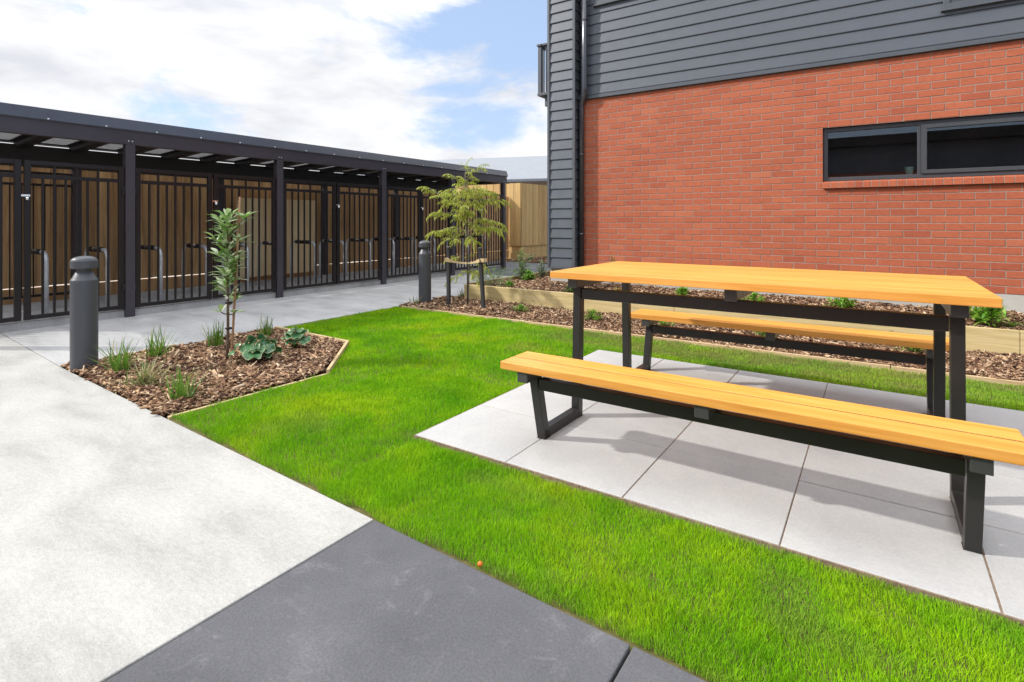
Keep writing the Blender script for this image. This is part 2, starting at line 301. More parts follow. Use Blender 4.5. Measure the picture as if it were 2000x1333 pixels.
# ------------------------------------------------------------------ mesh helpers
class MB:
    def __init__(s): s.v = []; s.f = []; s.smooth = []
    def add(s, vs, fs, smooth=False):
        o = len(s.v); s.v += [tuple(p) for p in vs]; s.f += [tuple(i + o for i in f) for f in fs]; s.smooth += [smooth] * len(fs); return s
    def box(s, x0, x1, y0, y1, z0, z1):
        return s.add([(x0, y0, z0), (x1, y0, z0), (x1, y1, z0), (x0, y1, z0), (x0, y0, z1), (x1, y0, z1), (x1, y1, z1), (x0, y1, z1)],
                     [(0, 3, 2, 1), (4, 5, 6, 7), (0, 1, 5, 4), (1, 2, 6, 5), (2, 3, 7, 6), (3, 0, 4, 7)])
    def bar(s, a, b, w, h, up=(0, 0, 1)):
        """rectangular bar from a to b; w across, h along 'up'"""
        a = Vector(a); b = Vector(b); d = (b - a).normalized(); u = Vector(up)
        r = d.cross(u)
        if r.length < 1e-4: u = Vector((0, 1, 0)); r = d.cross(u)
        r.normalize(); u = r.cross(d).normalized(); r *= w / 2; u *= h / 2
        vs = [p + sx * r + su * u for p in (a, b) for sx, su in ((-1, -1), (1, -1), (1, 1), (-1, 1))]
        return s.add(vs, [(0, 1, 2, 3)[::-1], (4, 5, 6, 7), (0, 1, 5, 4), (1, 2, 6, 5), (2, 3, 7, 6), (3, 0, 4, 7)])
    def tube(s, pts, rads, n=10, cap=True, smooth=True):
        pts = [Vector(p) for p in pts]
        if not hasattr(rads, '__len__'): rads = [rads] * len(pts)
        prev = None; o = len(s.v); vs = []; fs = []
        for i, p in enumerate(pts):
            d = (pts[min(i + 1, len(pts) - 1)] - pts[max(i - 1, 0)]).normalized()
            if prev is None:
                r = d.cross(Vector((0, 0, 1)))
                if r.length < 1e-3: r = Vector((1, 0, 0))
            else: r = prev - d * prev.dot(d)
            r.normalize(); prev = r; q = d.cross(r)
            for k in range(n):
                a = 2 * PI * k / n; vs.append(p + (r * math.cos(a) + q * math.sin(a)) * rads[i])
        for i in range(len(pts) - 1):
            for k in range(n):
                k2 = (k + 1) % n; fs.append((i * n + k, i * n + k2, (i + 1) * n + k2, (i + 1) * n + k))
        s.add(vs, fs, smooth)
        if cap:
            s.f.append(tuple(o + k for k in range(n))[::-1]); s.smooth.append(False)
            s.f.append(tuple(o + (len(pts) - 1) * n + k for k in range(n))); s.smooth.append(False)
        return s
    def lathe(s, prof, n=32, c=(0, 0, 0)):
        vs = []; fs = []
        for r, z in prof:
            for k in range(n):
                a = 2 * PI * k / n; vs.append((c[0] + r * math.cos(a), c[1] + r * math.sin(a), c[2] + z))
        for i in range(len(prof) - 1):
            for k in range(n):
                k2 = (k + 1) % n; fs.append((i * n + k, i * n + k2, (i + 1) * n + k2, (i + 1) * n + k))
        return s.add(vs, fs, True)
    def prism(s, poly, z0, z1):
        n = len(poly)
        return s.add([(x, y, z0) for x, y in poly] + [(x, y, z1) for x, y in poly],
                     [tuple(range(n))[::-1], tuple(range(n, 2 * n))] + [(i, (i + 1) % n, n + (i + 1) % n, n + i) for i in range(n)])
    def extrude_x(s, prof, x0, x1):
        n = len(prof)
        return s.add([(x0, y, z) for y, z in prof] + [(x1, y, z) for y, z in prof],
                     [tuple(range(n)), tuple(range(n, 2 * n))[::-1]] + [(i, n + i, n + (i + 1) % n, (i + 1) % n) for i in range(n)])
    def leaf(s, base, d, up, length, width, droop=0.3, n=4, fold=0.25, prof=None):
        """a leaf blade: strip with a mid-rib, bending down along its length"""
        d = Vector(d).normalized(); up = Vector(up)
        side = d.cross(up)
        if side.length < 1e-3: side = d.cross(Vector((1, 0.3, 0)))
        side.normalize(); p = Vector(base); vs = []; fs = []
        step = length / n; ax = side
        for i in range(n + 1):
            t = i / n
            w = width * 0.5 * (prof(t) if prof else math.sin(PI * min(0.98, t * 0.93 + 0.05)) ** 0.8)
            nrm = side.cross(d).normalized()
            vs += [p - side * w + nrm * w * fold, p, p + side * w + nrm * w * fold]
            d = (Quaternion(ax, -droop / n) @ d).normalized(); p = p + d * step
        for i in range(n):
            a = i * 3; fs += [(a, a + 1, a + 4, a + 3), (a + 1, a + 2, a + 5, a + 4)]
        return s.add(vs, fs, True)
    def build(s, name, mat, parent=None, loc=None, bevel=0.0, seg=2):
        me = bpy.data.meshes.new(name); me.from_pydata(s.v, [], s.f)
        me.polygons.foreach_set('use_smooth', s.smooth); me.materials.append(M[mat] if isinstance(mat, str) else mat); me.update()
        o = bpy.data.objects.new(name, me); COL.objects.link(o)
        if loc is not None: o.location = loc
        if parent is not None: o.parent = parent
        if bevel:
            b = o.modifiers.new("bevel", 'BEVEL'); b.width = bevel; b.segments = seg; b.limit_method = 'ANGLE'
        return o

def tag(o, label=None, cat=None, group=None, kind=None):
    for k, v in (("label", label), ("category", cat), ("group", group), ("kind", kind)):
        if v: o[k] = v
    return o
def thing(name, label, cat, loc=(0, 0, 0), group=None, rz=0.0):
    o = bpy.data.objects.new(name, None); COL.objects.link(o); o.location = loc; o.rotation_euler = (0, 0, rz)
    o.empty_display_size = 0.1
    return tag(o, label, cat, group)
def copy_tree(o, parent=None):
    c = o.copy(); COL.objects.link(c); c.parent = parent
    for ch in list(o.children): copy_tree(ch, c)
    return c
def np_mesh(name, verts, faces_idx, loop_starts, loop_totals, mat, smooth=False, attr=None):
    me = bpy.data.meshes.new(name)
    me.vertices.add(len(verts)); me.vertices.foreach_set('co', verts.astype(np.float32).ravel())
    me.loops.add(len(faces_idx)); me.loops.foreach_set('vertex_index', faces_idx.astype(np.int32))
    me.polygons.add(len(loop_starts)); me.polygons.foreach_set('loop_start', loop_starts.astype(np.int32))
    if smooth: me.polygons.foreach_set('use_smooth', np.ones(len(loop_starts), bool))
    me.update(calc_edges=True); me.validate()
    if attr:
        for nm, vals in attr.items():
            a = me.attributes.new(nm, 'FLOAT', 'POINT'); a.data.foreach_set('value', vals.astype(np.float32))
    me.materials.append(M[mat]); o = bpy.data.objects.new(name, me); COL.objects.link(o); return o

# ------------------------------------------------------------------ layout numbers (metres)
XS = -7.75                    # front of the bike shelter
YW = 7.40                     # brick wall face
def kerb_y(x): return 1.59 - 0.029 * (x + 5.58)     # back edge of the broad concrete
BED1 = [(-5.56, 1.60), (-3.62, 1.535), (-3.60, 2.70), (-4.30, 3.46), (-5.56, 3.50)]
PX0, PX1, PY0, PY1 = -2.12, 1.54, 2.18, 4.575       # paved square
LAWN_Y1 = 5.36
TIM_Y = 6.43

# ------------------------------------------------------------------ the setting
def setting():
    g = MB(); g.add([(-300, -300, -0.09), (300, -300, -0.09), (300, 300, -0.09), (-300, 300, -0.09)], [(0, 1, 2, 3)])
    tag(g.build("ground", "soil"), kind="structure")
    # broad light concrete in the foreground
    tag(MB().prism([(XS, -8.9), (-1.663, -8.9), (-1.663, kerb_y(-1.663)), (-5.575, kerb_y(-5.575)), (XS, kerb_y(XS) + 0.06)], -0.12, 0.0).build("concrete_forecourt", "concrete_light", bevel=0.004), kind="structure")
    d = MB()
    d.prism([(-1.655, -8.9), (-0.571, -8.9), (-0.571, kerb_y(-0.571)), (-1.655, kerb_y(-1.655))], -0.12, 0.0)
    d.prism([(-0.563, -8.9), (6.0, -8.9), (6.0, kerb_y(6.0)), (-0.563, kerb_y(-0.563))], -0.12, 0.0)
    tag(d.build("dark_pavement", "concrete_dark", bevel=0.005), kind="structure")
    p = MB()
    for y0, y1 in ((1.70, 5.62), (5.626, 9.70)):
        a = kerb_y(XS) + 0.067 if y0 < 2 else y0
        p.prism([(XS, a), (-5.56, kerb_y(-5.575) + 0.007 if y0 < 2 else y0), (-5.56, y1), (XS, y1)], -0.12, 0.0)
    tag(p.build("concrete_path", "concrete_path", bevel=0.004), kind="structure")
    tag(MB().prism([(-9.3, 11.3), (XS + .001, 11.3), (XS + .001, 9.708), (-4.4, 9.708), (-4.4, 13.1), (-9.3, 13.1)], -0.12, -0.004).build("asphalt_path", "asphalt"), kind="structure")
    # paved square: separate slabs bedded on sand
    pb = MB(); nx = 6; ny = 4; sx = (PX1 - PX0) / nx; sy = (PY1 - PY0) / ny
    for i in range(nx):
        for j in range(ny):
            x0 = PX0 + i * sx + random.uniform(-.001, .001); y0 = PY0 + j * sy; g_ = 0.0028
            pb.box(x0 + g_, x0 + sx - g_, y0 + g_, y0 + sy - g_, -0.05, 0.006 + random.uniform(-0.0012, 0.0012))
    tag(pb.build("patio", "paver", bevel=0.0025), kind="structure")
    tag(MB().box(PX0 - .005, PX1 + .005, PY0 - .005, PY1 + .005, -0.06, 0.0025).build("sand_bedding", "joint_sand"), kind="structure")
    lb = MB()
    for x0, x1, y0, y1 in ((-5.556, PX0 - .005, 3.45, 5.34), (-3.60, PX0 - .005, 1.45, 3.45), (PX0 - .005, 5.0, 1.20, PY0 - .005), (PX1 + .005, 5.0, PY0 - .005, PY1 + .005), (PX0 - .005, 5.0, PY1 + .005, 5.34)):
        lb.add([(x0, y0, -.022), (x1, y0, -.022), (x1, y1, -.022), (x0, y1, -.022)], [(0, 1, 2, 3)])
    lb.add([(-4.30, 3.45, -.022), (-3.6, 2.70, -.022), (-3.6, 3.45, -.022)], [(0, 1, 2)])
    tag(lb.build("lawn_soil", "lawn_soil"), kind="structure")
    bs = MB(); n = len(BED1); bs.add([(x, y, -.035) for x, y in BED1], [tuple(range(n))])
    bs.add([(-5.556, 5.40, -.035), (5, 5.40, -.035), (5, TIM_Y, -.035), (-5.556, TIM_Y, -.035)], [(0, 1, 2, 3)])
    bs.add([(-5.17, TIM_Y + .05, .085), (-4.37, TIM_Y + .05, .165), (5, TIM_Y + .05, .17), (5, YW, .235), (-4.37, YW, .225), (-5.17, YW, .11)], [(0, 1, 4, 5), (1, 2, 3, 4)])
    bs.add([(-5.17, YW, .11), (-4.37, YW, .225), (-3.9, YW, .23), (-3.9, 10.6, .23), (-4.37, 10.6, .225), (-5.17, 10.6, .11)], [(0, 1, 4, 5), (1, 2, 3, 4)])
    bs.add([(-9.3, 13.1, -.02), (-4.4, 13.1, -.02), (-4.4, 24, -.02), (-9.3, 24, -.02)], [(0, 1, 2, 3)])
    tag(bs.build("bed_soil", "soil"), kind="structure")
setting()

def inside(poly, x, y):
    r = np.zeros(len(x), bool); n = len(poly); j = n - 1
    for i in range(n):
        xi, yi = poly[i]; xj, yj = poly[j]
        c = ((yi > y) != (yj > y)) & (x < (xj - xi) * (y - yi) / (yj - yi + 1e-12) + xi)
        r ^= c; j = i
    return r

def value_noise(x, y, scale, seed):
    r = np.random.default_rng(seed); G = r.random((64, 64))
    u = x * scale + 100; v = y * scale + 100
    i = np.floor(u).astype(int); j = np.floor(v).astype(int); fu = u - i; fv = v - j
    fu = fu * fu * (3 - 2 * fu); fv = fv * fv * (3 - 2 * fv)
    g = lambda a, b: G[a % 64, b % 64]
    return (g(i, j) * (1 - fu) + g(i + 1, j) * fu) * (1 - fv) + (g(i, j + 1) * (1 - fu) + g(i + 1, j + 1) * fu) * fv

def grass():
    X = []; Y = []
    def scatter(x0, x1, y0, y1, dens):
        n = int((x1 - x0) * (y1 - y0) * dens); X.append(rng.uniform(x0, x1, n)); Y.append(rng.uniform(y0, y1, n))
    scatter(-5.55, -4.4, 3.4, LAWN_Y1, 11000); scatter(-4.4, -3.2, 2.6, LAWN_Y1, 13000); scatter(-3.62, -3.2, 1.45, 2.6, 17000)
    scatter(-3.2, -2.08, 1.4, 3.2, 34000); scatter(-3.2, -2.08, 3.2, LAWN_Y1, 14000)
    scatter(-2.08, 1.2, 1.28, 2.2, 62000); scatter(1.2, 2.6, 1.2, 2.2, 8000)
    scatter(-2.08, 1.56, 4.55, LAWN_Y1, 14000); scatter(1.56, 3.2, 2.2, LAWN_Y1, 5000)
    x = np.concatenate(X); y = np.concatenate(Y)
    # ragged borders
    e = (value_noise(x, y, 9, 3) - .5) * .035
    keep = (y > 1.59 - 0.029 * (x + 5.58) + .024 + e) & (y < LAWN_Y1 - .012 + e * 1.4) & (x > -5.54 + e)
    keep &= ~((x > PX0 - .010 + e * .6) & (x < PX1 + .02) & (y > PY0 - .010 + e * .6) & (y < PY1 + .022 + e * .6))
    big = [(-5.7, 1.4), (-3.575, 1.4), (-3.570, 2.725), (-4.285, 3.495), (-5.7, 3.535)]
    keep &= ~inside(big, x, y)
    x = x[keep]; y = y[keep]; n = len(x)
    clump = value_noise(x, y, 11, 5); patch = value_noise(x, y, 2.6, 8)
    hgt = (0.016 + 0.019 * clump + 0.010 * patch) * rng.uniform(.55, 1.25, n)
    far = np.hypot(x, y)
    wid = np.clip(0.00095 * far / 1.35, .0017, .0048) * rng.uniform(.7, 1.3, n)
    # the strip between paving and wall is mown shorter and is drier
    strip = np.clip((y - 4.6) / .25, 0, 1) * np.clip((x + 3.6) / 1.2, 0, 1)
    hgt *= 1 - .25 * strip
    dry = np.clip(.25 * strip + .75 * strip * value_noise(x, y, 5, 21), 0, .8)
    ed = np.minimum(np.abs(y - (1.59 - 0.029 * (x + 5.58))), np.where((x > PX0 - .1), np.minimum(np.abs(y - PY0), np.abs(y - PY1)), np.where((y > PY0) & (y < PY1), np.abs(x - PX0), 9)))
    dry = np.maximum(dry, np.clip(1 - ed / .07, 0, 1) * .75 * value_noise(x, y, 14, 31))
    wobble = value_noise(x, y, 4.5, 41); dry = np.maximum(dry, np.clip((wobble - .76) * 1.6, 0, .3))
    hgt *= 1 - .35 * np.clip(1 - ed / .05, 0, 1)
    th = rng.uniform(0, 2 * PI, n)                       # blade facing
    la = rng.uniform(0, 2 * PI, n) * .8 + value_noise(x, y, 3.0, 51) * 9.0   # lean direction, swept in patches
    ln = rng.uniform(.0, .55, n) * hgt
    dx, dy = np.cos(la), np.sin(la); wx, wy = np.cos(th) * wid / 2, np.sin(th) * wid / 2
    z0 = -0.022 + 0.010 * value_noise(x, y, 3.2, 61)
    V = np.zeros((n, 7, 3))
    for k, (t, w) in enumerate(((0, 1.0), (.42, .95), (.78, .62))):
        cx = x + dx * ln * t ** 2; cy = y + dy * ln * t ** 2; cz = z0 + hgt * t * (1 - .12 * t)
        V[:, 2 * k, 0] = cx - wx * w; V[:, 2 * k, 1] = cy - wy * w; V[:, 2 * k, 2] = cz
        V[:, 2 * k + 1, 0] = cx + wx * w; V[:, 2 * k + 1, 1] = cy + wy * w; V[:, 2 * k + 1, 2] = cz
    V[:, 6, 0] = x + dx * ln; V[:, 6, 1] = y + dy * ln; V[:, 6, 2] = z0 + hgt * .9
    base = np.arange(n)[:, None] * 7
    F = np.concatenate([base + np.array([[0, 1, 3, 2]]), base + np.array([[2, 3, 5, 4]]), base + np.array([[4, 5, 6]])], axis=1).ravel()
    st = (np.arange(n)[:, None] * 11 + np.array([[0, 4, 8]])).ravel()
    tag(np_mesh("grass", V.reshape(-1, 3), F, st, None, "grass_blade", True, {"dry": np.repeat(dry, 7)}),
        "short bright green mown lawn wrapping round the paved square", "grass", kind="stuff")
grass()

def mulch(name, areas, label, keepout=()):
    P = []
    for poly, dens, zf in areas:
        xs = [p[0] for p in poly]; ys = [p[1] for p in poly]
        n = int((max(xs) - min(xs)) * (max(ys) - min(ys)) * dens)
        x = rng.uniform(min(xs), max(xs), n); y = rng.uniform(min(ys), max(ys), n); k = inside(poly, x, y); x = x[k]; y = y[k]
        P.append(np.stack([x, y, zf(x, y)], 1))
    P = np.concatenate(P); n = len(P)
    L = np.clip(rng.lognormal(math.log(.038), .55, n), .012, .13); w = L * rng.uniform(.10, .38, n); w = np.clip(w, .005, .022); h = rng.uniform(.002, .006, n)
    a = rng.uniform(0, 2 * PI, n); tl = rng.normal(0, .28, n); rl = rng.normal(0, .5, n)
    ex = np.stack([np.cos(a) * np.cos(tl), np.sin(a) * np.cos(tl), np.sin(tl)], 1)
    s0 = np.stack([-np.sin(a), np.cos(a), np.zeros(n)], 1); u0 = np.cross(ex, s0)
    ey = s0 * np.cos(rl)[:, None] + u0 * np.sin(rl)[:, None]; ez = np.cross(ex, ey)
    P[:, 2] += rng.uniform(-.004, .016, n)
    V = np.zeros((n, 8, 3))
    taper = rng.uniform(.35, 1.0, n)
    for k, (sx, sy, sz) in enumerate(((-1, -1, -1), (1, -1, -1), (1, 1, -1), (-1, 1, -1), (-1, -1, 1), (1, -1, 1), (1, 1, 1), (-1, 1, 1))):
        ww = w * np.where(sx > 0, taper, 1.0)
        V[:, k] = P + ex * (sx * L / 2 * rng.uniform(.85, 1.1, n))[:, None] + ey * (sy * ww / 2)[:, None] + ez * (sz * h / 2)[:, None]
    base = np.arange(n)[:, None] * 8
    q = np.array([[0, 3, 2, 1], [4, 5, 6, 7], [0, 1, 5, 4], [1, 2, 6, 5], [2, 3, 7, 6], [3, 0, 4, 7]]).ravel()[None]
    F = (base + q).ravel(); st = np.arange(n * 6) * 4
    return tag(np_mesh(name, V.reshape(-1, 3), F, st, None, "bark_chip"), label, "bark mulch", kind="stuff")
hum = lambda s: (lambda x, y: -.022 + .030 * value_noise(x, y, 2.2, s) + .012 * value_noise(x, y, 8, s + 1))
inset = [(-5.55, 1.615), (-3.635, 1.55), (-3.625, 2.69), (-4.31, 3.43), (-5.55, 3.475)]
mulch("bark_mulch", [(inset, 9500, hum(71))], "brown bark chip mulch in the small bed beside the left bollard")
mulch("bark_mulch", [([(-5.55, 5.40), (-1.0, 5.40), (-1.0, TIM_Y), (-5.55, TIM_Y)], 5500, hum(73)), ([(-1.0, 5.40), (3.0, 5.40), (3.0, TIM_Y), (-1.0, TIM_Y)], 5500, hum(73))],
      "bark chip mulch strip between the lawn and the long timber sleeper")
mulch("bark_mulch", [([(-5.16, TIM_Y + .055), (3.2, TIM_Y + .055), (3.2, YW - .02), (-5.16, YW - .02)], 4500, lambda x, y: (.178 + .075 * (y - TIM_Y) / (YW - TIM_Y)) - .075 * np.clip(1 - (x + 5.17) / .8, 0, 1) + .02 * value_noise(x, y, 3, 77)),
                     ([(-5.16, YW - .02), (-4.0, YW - .02), (-4.0, 9.6), (-5.16, 9.6)], 2200, lambda x, y: .235 - .115 * np.clip(1 - (x + 5.17) / .8, 0, 1) + .02 * value_noise(x, y, 3, 78))],
      "bark chip mulch inside the raised bed against the brick wall")
mulch("bark_mulch", [([(-9.1, 13.15), (-5.5, 13.15), (-5.5, 16.0), (-9.1, 16.0)], 700, lambda x, y: .0 + .03 * value_noise(x, y, 2, 79))], "bark chip mulch below the far corner of the fence")

# ------------------------------------------------------------------ timber edgings and raised bed
def edgings():
    t = thing("garden_edging", "thin pale timber edging strip round the small mulch bed", "edging")
    pts = [(-5.55, 3.505), (-4.29, 3.478), (-3.585, 2.715), (-3.598, 1.56)]
    for a, b in zip(pts[:-1], pts[1:]):
        zz = -.03 if a[1] > 3 else -.052
        MB().bar((*a, zz), (*b, zz), .026, .105 if a[1] > 3 else .09).build("edging_board", "edging_timber", t, bevel=.003)
    t = thing("garden_edging", "thin pale timber edging strip between far lawn edge and bark mulch", "edging")
    for x0, x1 in ((-5.50, -2.70), (-2.694, .10), (.106, 3.2)):
        MB().box(x0, x1, 5.368, 5.392, -.09, .012).build("edging_board", "edging_timber", t, bevel=.003)
    t = thing("raised_bed", "raised garden bed edged with pale timber sleepers in front of the brick wall", "raised bed")
    for x0, x1 in ((-5.22, -2.0), (-1.996, 1.055), (1.059, 4.2)):
        MB().box(x0, x1, TIM_Y, TIM_Y + .05, -.12, .226).build("sleeper", "sleeper_timber", t, bevel=.004)
    MB().box(-5.22, -5.17, TIM_Y + .0505, 10.6, -.12, .240).build("sleeper", "sleeper_inner_timber", t, bevel=.004)
edgings()

# ------------------------------------------------------------------ brick building
CO = .0808; BL = .2424; MO = .0095; BZ0 = .445
WX0, WX1 = -.52, 2.05                       # kitchen window opening
ZS0 = BZ0 + 14 * CO; ZW0 = BZ0 + 15 * CO; ZW1 = BZ0 + 23 * CO; ZC = BZ0 + 32 * CO
BXL = -3.74; BXR = 6.2; RB = .16            # brick left end, right end; how far the clad corner stands out
def wall_bricks(mb, x0, x1, y, z0, ncourse, holes=()):
    for c in range(ncourse):
        za = z0 + c * CO + MO / 2; zb = z0 + (c + 1) * CO - MO / 2
        x = x0 - (BL / 2 if c % 2 else 0)
        spans = [(x0, x1)]
        for hx0, hx1, hc0, hc1 in holes:
            if hc0 <= c < hc1: spans = [(a, min(b, hx0)) for a, b in spans if a < hx0] + [(max(a, hx1), b) for a, b in spans if b > hx1]
        while x < x1:
            for a, b in spans:
                p = max(a, x + MO / 2); q = min(b, x + BL - MO / 2)
                if q - p > .02:
                    d = random.uniform(-.0015, .0015)
                    mb.box(p, q, y + d, y + .09, za, zb)
            x += BL
def weatherboards(mb, x0, x1, y, z0, z1, cover=.15, lip=.020):
    z = z0
    while z < z1 - .02:
        t = min(z + cover, z1)
        mb.extrude_x([(y, z - .012), (y - lip, z - .012), (y - lip - .001, z - .004), (y - .006, t - .0125), (y, t - .0125)], x0, x1)
        z += cover
def building():
    B = thing("brick_building", "red brick building with dark grey weatherboard upper storey", "building", (0, 0, 0))
    w = MB(); wall_bricks(w, BXL, BXR, YW, BZ0, 32, [(WX0, WX1, 14, 23)])
    wall = w.build("wall", "brick", B, bevel=.0022, seg=1)
    m = MB(); y = YW + .0035
    for x0, x1, z0, z1 in ((BXL, WX0, BZ0, ZC), (WX1, BXR, BZ0, ZC), (WX0, WX1, BZ0, ZS0), (WX0, WX1, ZW1, ZC)):
        m.add([(x0, y, z0), (x1, y, z0), (x1, y, z1), (x0, y, z1)], [(0, 1, 2, 3)])
    m.build("mortar", "mortar", wall)
    # backing shell and rooms
    s = MB()
    s.box(-4.14, BXR, YW + .50, YW + .56, 1.2, 5.9)              # back of the shallow dark room
    for x0, x1, z0, z1 in ((BXL, WX0, .1, 5.9), (WX1, BXR, .1, 5.9), (WX0, WX1, .1, ZS0 - .01), (WX0, WX1, ZW1 + .002, ZC + .2), (WX0, WX1, ZC + .2, 5.9)):
        s.box(x0, x1, YW + .091, YW + .12, z0, z1)
    s.build("inner_wall", "interior", B)
    fo = MB(); fo.box(BXL + .02, BXR, YW + .004, YW + .3, -.1, BZ0 - .002); fo.box(-4.17, BXL + .0, YW - RB + .02, 14, -.1, .485)
    fo.build("foundation", "render_concrete", B, bevel=.004)
    # upper cladding
    c = MB(); weatherboards(c, BXL + .03, BXR, YW - .015, ZC + .075, 5.9)
    c.build("cladding", "cladding_paint", B)
    f = MB(); f.box(BXL + .0, BXR, YW - .042, YW + .05, ZC + .004, ZC + .048); f.box(BXL, BXR, YW - .030, YW + .05, ZC + .0485, ZC + .074)
    f.build("flashing", "trim_paint", B, bevel=.003)
    # the clad corner that stands out beside the downpipe
    cw = MB(); yb = YW - RB
    weatherboards(cw, -4.165, BXL - .030, yb, .50, 5.9, .15, .022)
    cl = cw.build("corner_cladding", "cladding_paint", B)
    rc = MB()      # return face of the corner, boards ending against the pipe
    z = .50
    while z < 5.85:
        t = z + .15
        rc.add([(BXL - .029, yb + .004, z - .012), (BXL - .029, YW + .05, z - .012), (BXL - .007, yb + .004, z - .010), (BXL - .007, YW + .05, z - .010),
                (BXL - .022, yb + .004, t - .0125), (BXL - .022, YW + .05, t - .0125)], [(0, 1, 3, 2), (2, 3, 5, 4), (0, 2, 4), (1, 5, 3)])
        z += .15
    rc.build("corner_return", "cladding_paint", B)
    tr = MB()
    tr.box(BXL - .030, BXL + .012, yb - .034, yb + .003, .47, 5.9); tr.box(-4.205, -4.166, yb - .034, yb + .05, .47, 5.9)
    tr.box(-4.165, BXL - .031, yb - .030, yb + .04, .470, .486)
    tr.build("corner_trim", "trim_paint", B, bevel=.003)
    sd = MB(); sd.box(-4.20, -4.17, yb + .051, 13.9, .48, 5.9); sd.box(-4.16, BXL - .031, yb + .001, yb + .03, .49, 5.88)
    sd.build("side_wall", "cladding_paint", B)
    MB().box(-4.30, BXR, yb - .08, 14.0, 5.905, 6.05).build("roof", "roof_dark", B, bevel=.01)
    # downpipe with a jog under the cladding
    yp = YW - .075
    dp = MB().tube([(-3.600, yp - .045, 5.9), (-3.600, yp - .045, 3.17), (-3.607, yp - .038, 3.11), (-3.682, yp + .018, 2.97), (-3.690, yp + .025, 2.91), (-3.690, yp + .025, .46)], .042, 16)
    pipe = dp.build("downpipe", "fascia_steel", B)
    for z, x, yy in ((4.2, -3.600, yp - .045), (2.2, -3.690, yp + .025), (1.0, -3.690, yp + .025)):
        MB().lathe([(.043, -.015), (.0465, -.015), (.0465, .015), (.043, .015)], 18, (x, yy, z)).build("pipe_bracket", "fascia_steel", pipe)
    # kitchen window with brick-on-edge sill
    wf = MB(); yf = YW + .045; fw = .045
    x0, x1, z0, z1 = WX0 + .004, WX1 - .004, ZW0 + .012, ZW1 - .004
    wf.box(x0, x1, yf, yf + .06, z1 - fw, z1); wf.box(x0, x1, yf, yf + .06, z0, z0 + fw); wf.box(x0, x0 + fw, yf, yf + .06, z0 + fw, z1 - fw); wf.box(x1 - fw, x1, yf, yf + .06, z0 + fw, z1 - fw)
    win = wf.build("window", "window_alu", B, bevel=.003)
    MB().box(.385, .418, yf + .004, yf + .058, z0 + fw, z1 - fw).build("mullion", "window_alu", win, bevel=.003)
    sh = MB(); sx0, sx1 = .419, x1 - fw - .001; sz0, sz1 = z0 + fw + .001, z1 - fw - .001; yy = yf - .016
    sh.box(sx0, sx1, yy, yy + .05, sz1 - .042, sz1); sh.box(sx0, sx1, yy, yy + .05, sz0, sz0 + .042); sh.box(sx0, sx0 + .05, yy, yy + .05, sz0 + .042, sz1 - .042); sh.box(sx1 - .05, sx1, yy, yy + .05, sz0 + .042, sz1 - .042)
    sh.build("sash", "window_alu", win, bevel=.003)
    MB().box(x0 + fw, .385, yf + .028, yf + .032, z0 + fw, z1 - fw).build("pane", "glass", win)
    MB().box(sx0 + .05, sx1 - .05, yy + .024, yy + .028, sz0 + .042, sz1 - .042).build("pane", "glass", win)
    sl = MB(); x = WX0 - .002
    while x < WX1 + .05:
        sl.add([(x + .004, YW - .042, ZS0 + .004), (x + .077, YW - .042, ZS0 + .004), (x + .077, YW + .044, ZS0 + .004), (x + .004, YW + .044, ZS0 + .004),
                (x + .004, YW - .042, ZW0 - .010), (x + .077, YW - .042, ZW0 - .010), (x + .077, YW + .044, ZW0 + .010), (x + .004, YW + .044, ZW0 + .010)],
               [(0, 3, 2, 1), (4, 5, 6, 7), (0, 1, 5, 4), (1, 2, 6, 5), (2, 3, 7, 6), (3, 0, 4, 7)]); x += .0805
    sill = sl.build("sill", "brick", win, bevel=.002, seg=1)
    MB().add([(WX0, YW - .039, ZS0 + .006), (WX1 + .05, YW - .039, ZS0 + .006), (WX1 + .05, YW - .039, ZW0 - .013), (WX0, YW - .039, ZW0 - .013), (WX0, YW + .04, ZW0 + .006), (WX1 + .05, YW + .04, ZW0 + .006)],
             [(0, 1, 2, 3), (3, 2, 5, 4)]).build("sill_mortar", "mortar", win)
    # upper windows
    for ux0, ux1, uz0, uz1 in ((.60, 2.2, 3.455, 4.6), (-3.48, -2.3, 4.415, 5.4)):
        a = MB(); y0 = YW - .062; t = .055
        a.box(ux0, ux1, y0, YW + .0, uz0, uz0 + t); a.box(ux0, ux1, y0, YW, uz1 - t, uz1); a.box(ux0, ux0 + t, y0, YW, uz0 + t, uz1 - t); a.box(ux1 - t, ux1, y0, YW, uz0 + t, uz1 - t)
        a.box(ux0 - .02, ux1 + .02, y0 - .012, YW, uz0 - .022, uz0 - .001)
        u = a.build("window", "trim_paint", B, bevel=.003)
        b = MB(); t2 = .05; i0, i1, k0, k1 = ux0 + t + .001, ux1 - t - .001, uz0 + t + .001, uz1 - t - .001; y1 = YW - .048
        b.box(i0, i1, y1, YW, k0, k0 + t2); b.box(i0, i1, y1, YW, k1 - t2, k1); b.box(i0, i0 + t2, y1, YW, k0 + t2, k1 - t2); b.box(i1 - t2, i1, y1, YW, k0 + t2, k1 - t2)
        b.build("sash", "window_alu", u, bevel=.003)
        MB().box(i0 + t2, i1 - t2, YW - .036, YW - .031, k0 + t2, k1 - t2).build("pane", "glass", u)
        MB().box(i0, i1, YW - .026, YW - .0245, k0, k1).build("blind", "interior", u)
    # balcony off the far side of the corner
    bal = MB(); bx0 = -4.52; by0 = YW + .13
    bal.box(bx0 - .03, -4.206, by0 - .05, 10.5, 3.225, 3.27)
    bo = bal.build("balcony", "trim_paint", B, bevel=.004)
    r = MB(); r.box(bx0 - .045, bx0 + .045, by0 - .05, 10.5, 4.035, 4.065); r.box(bx0 + .046, -4.206, by0 - .04, by0 + .04, 4.035, 4.065)
    k = by0
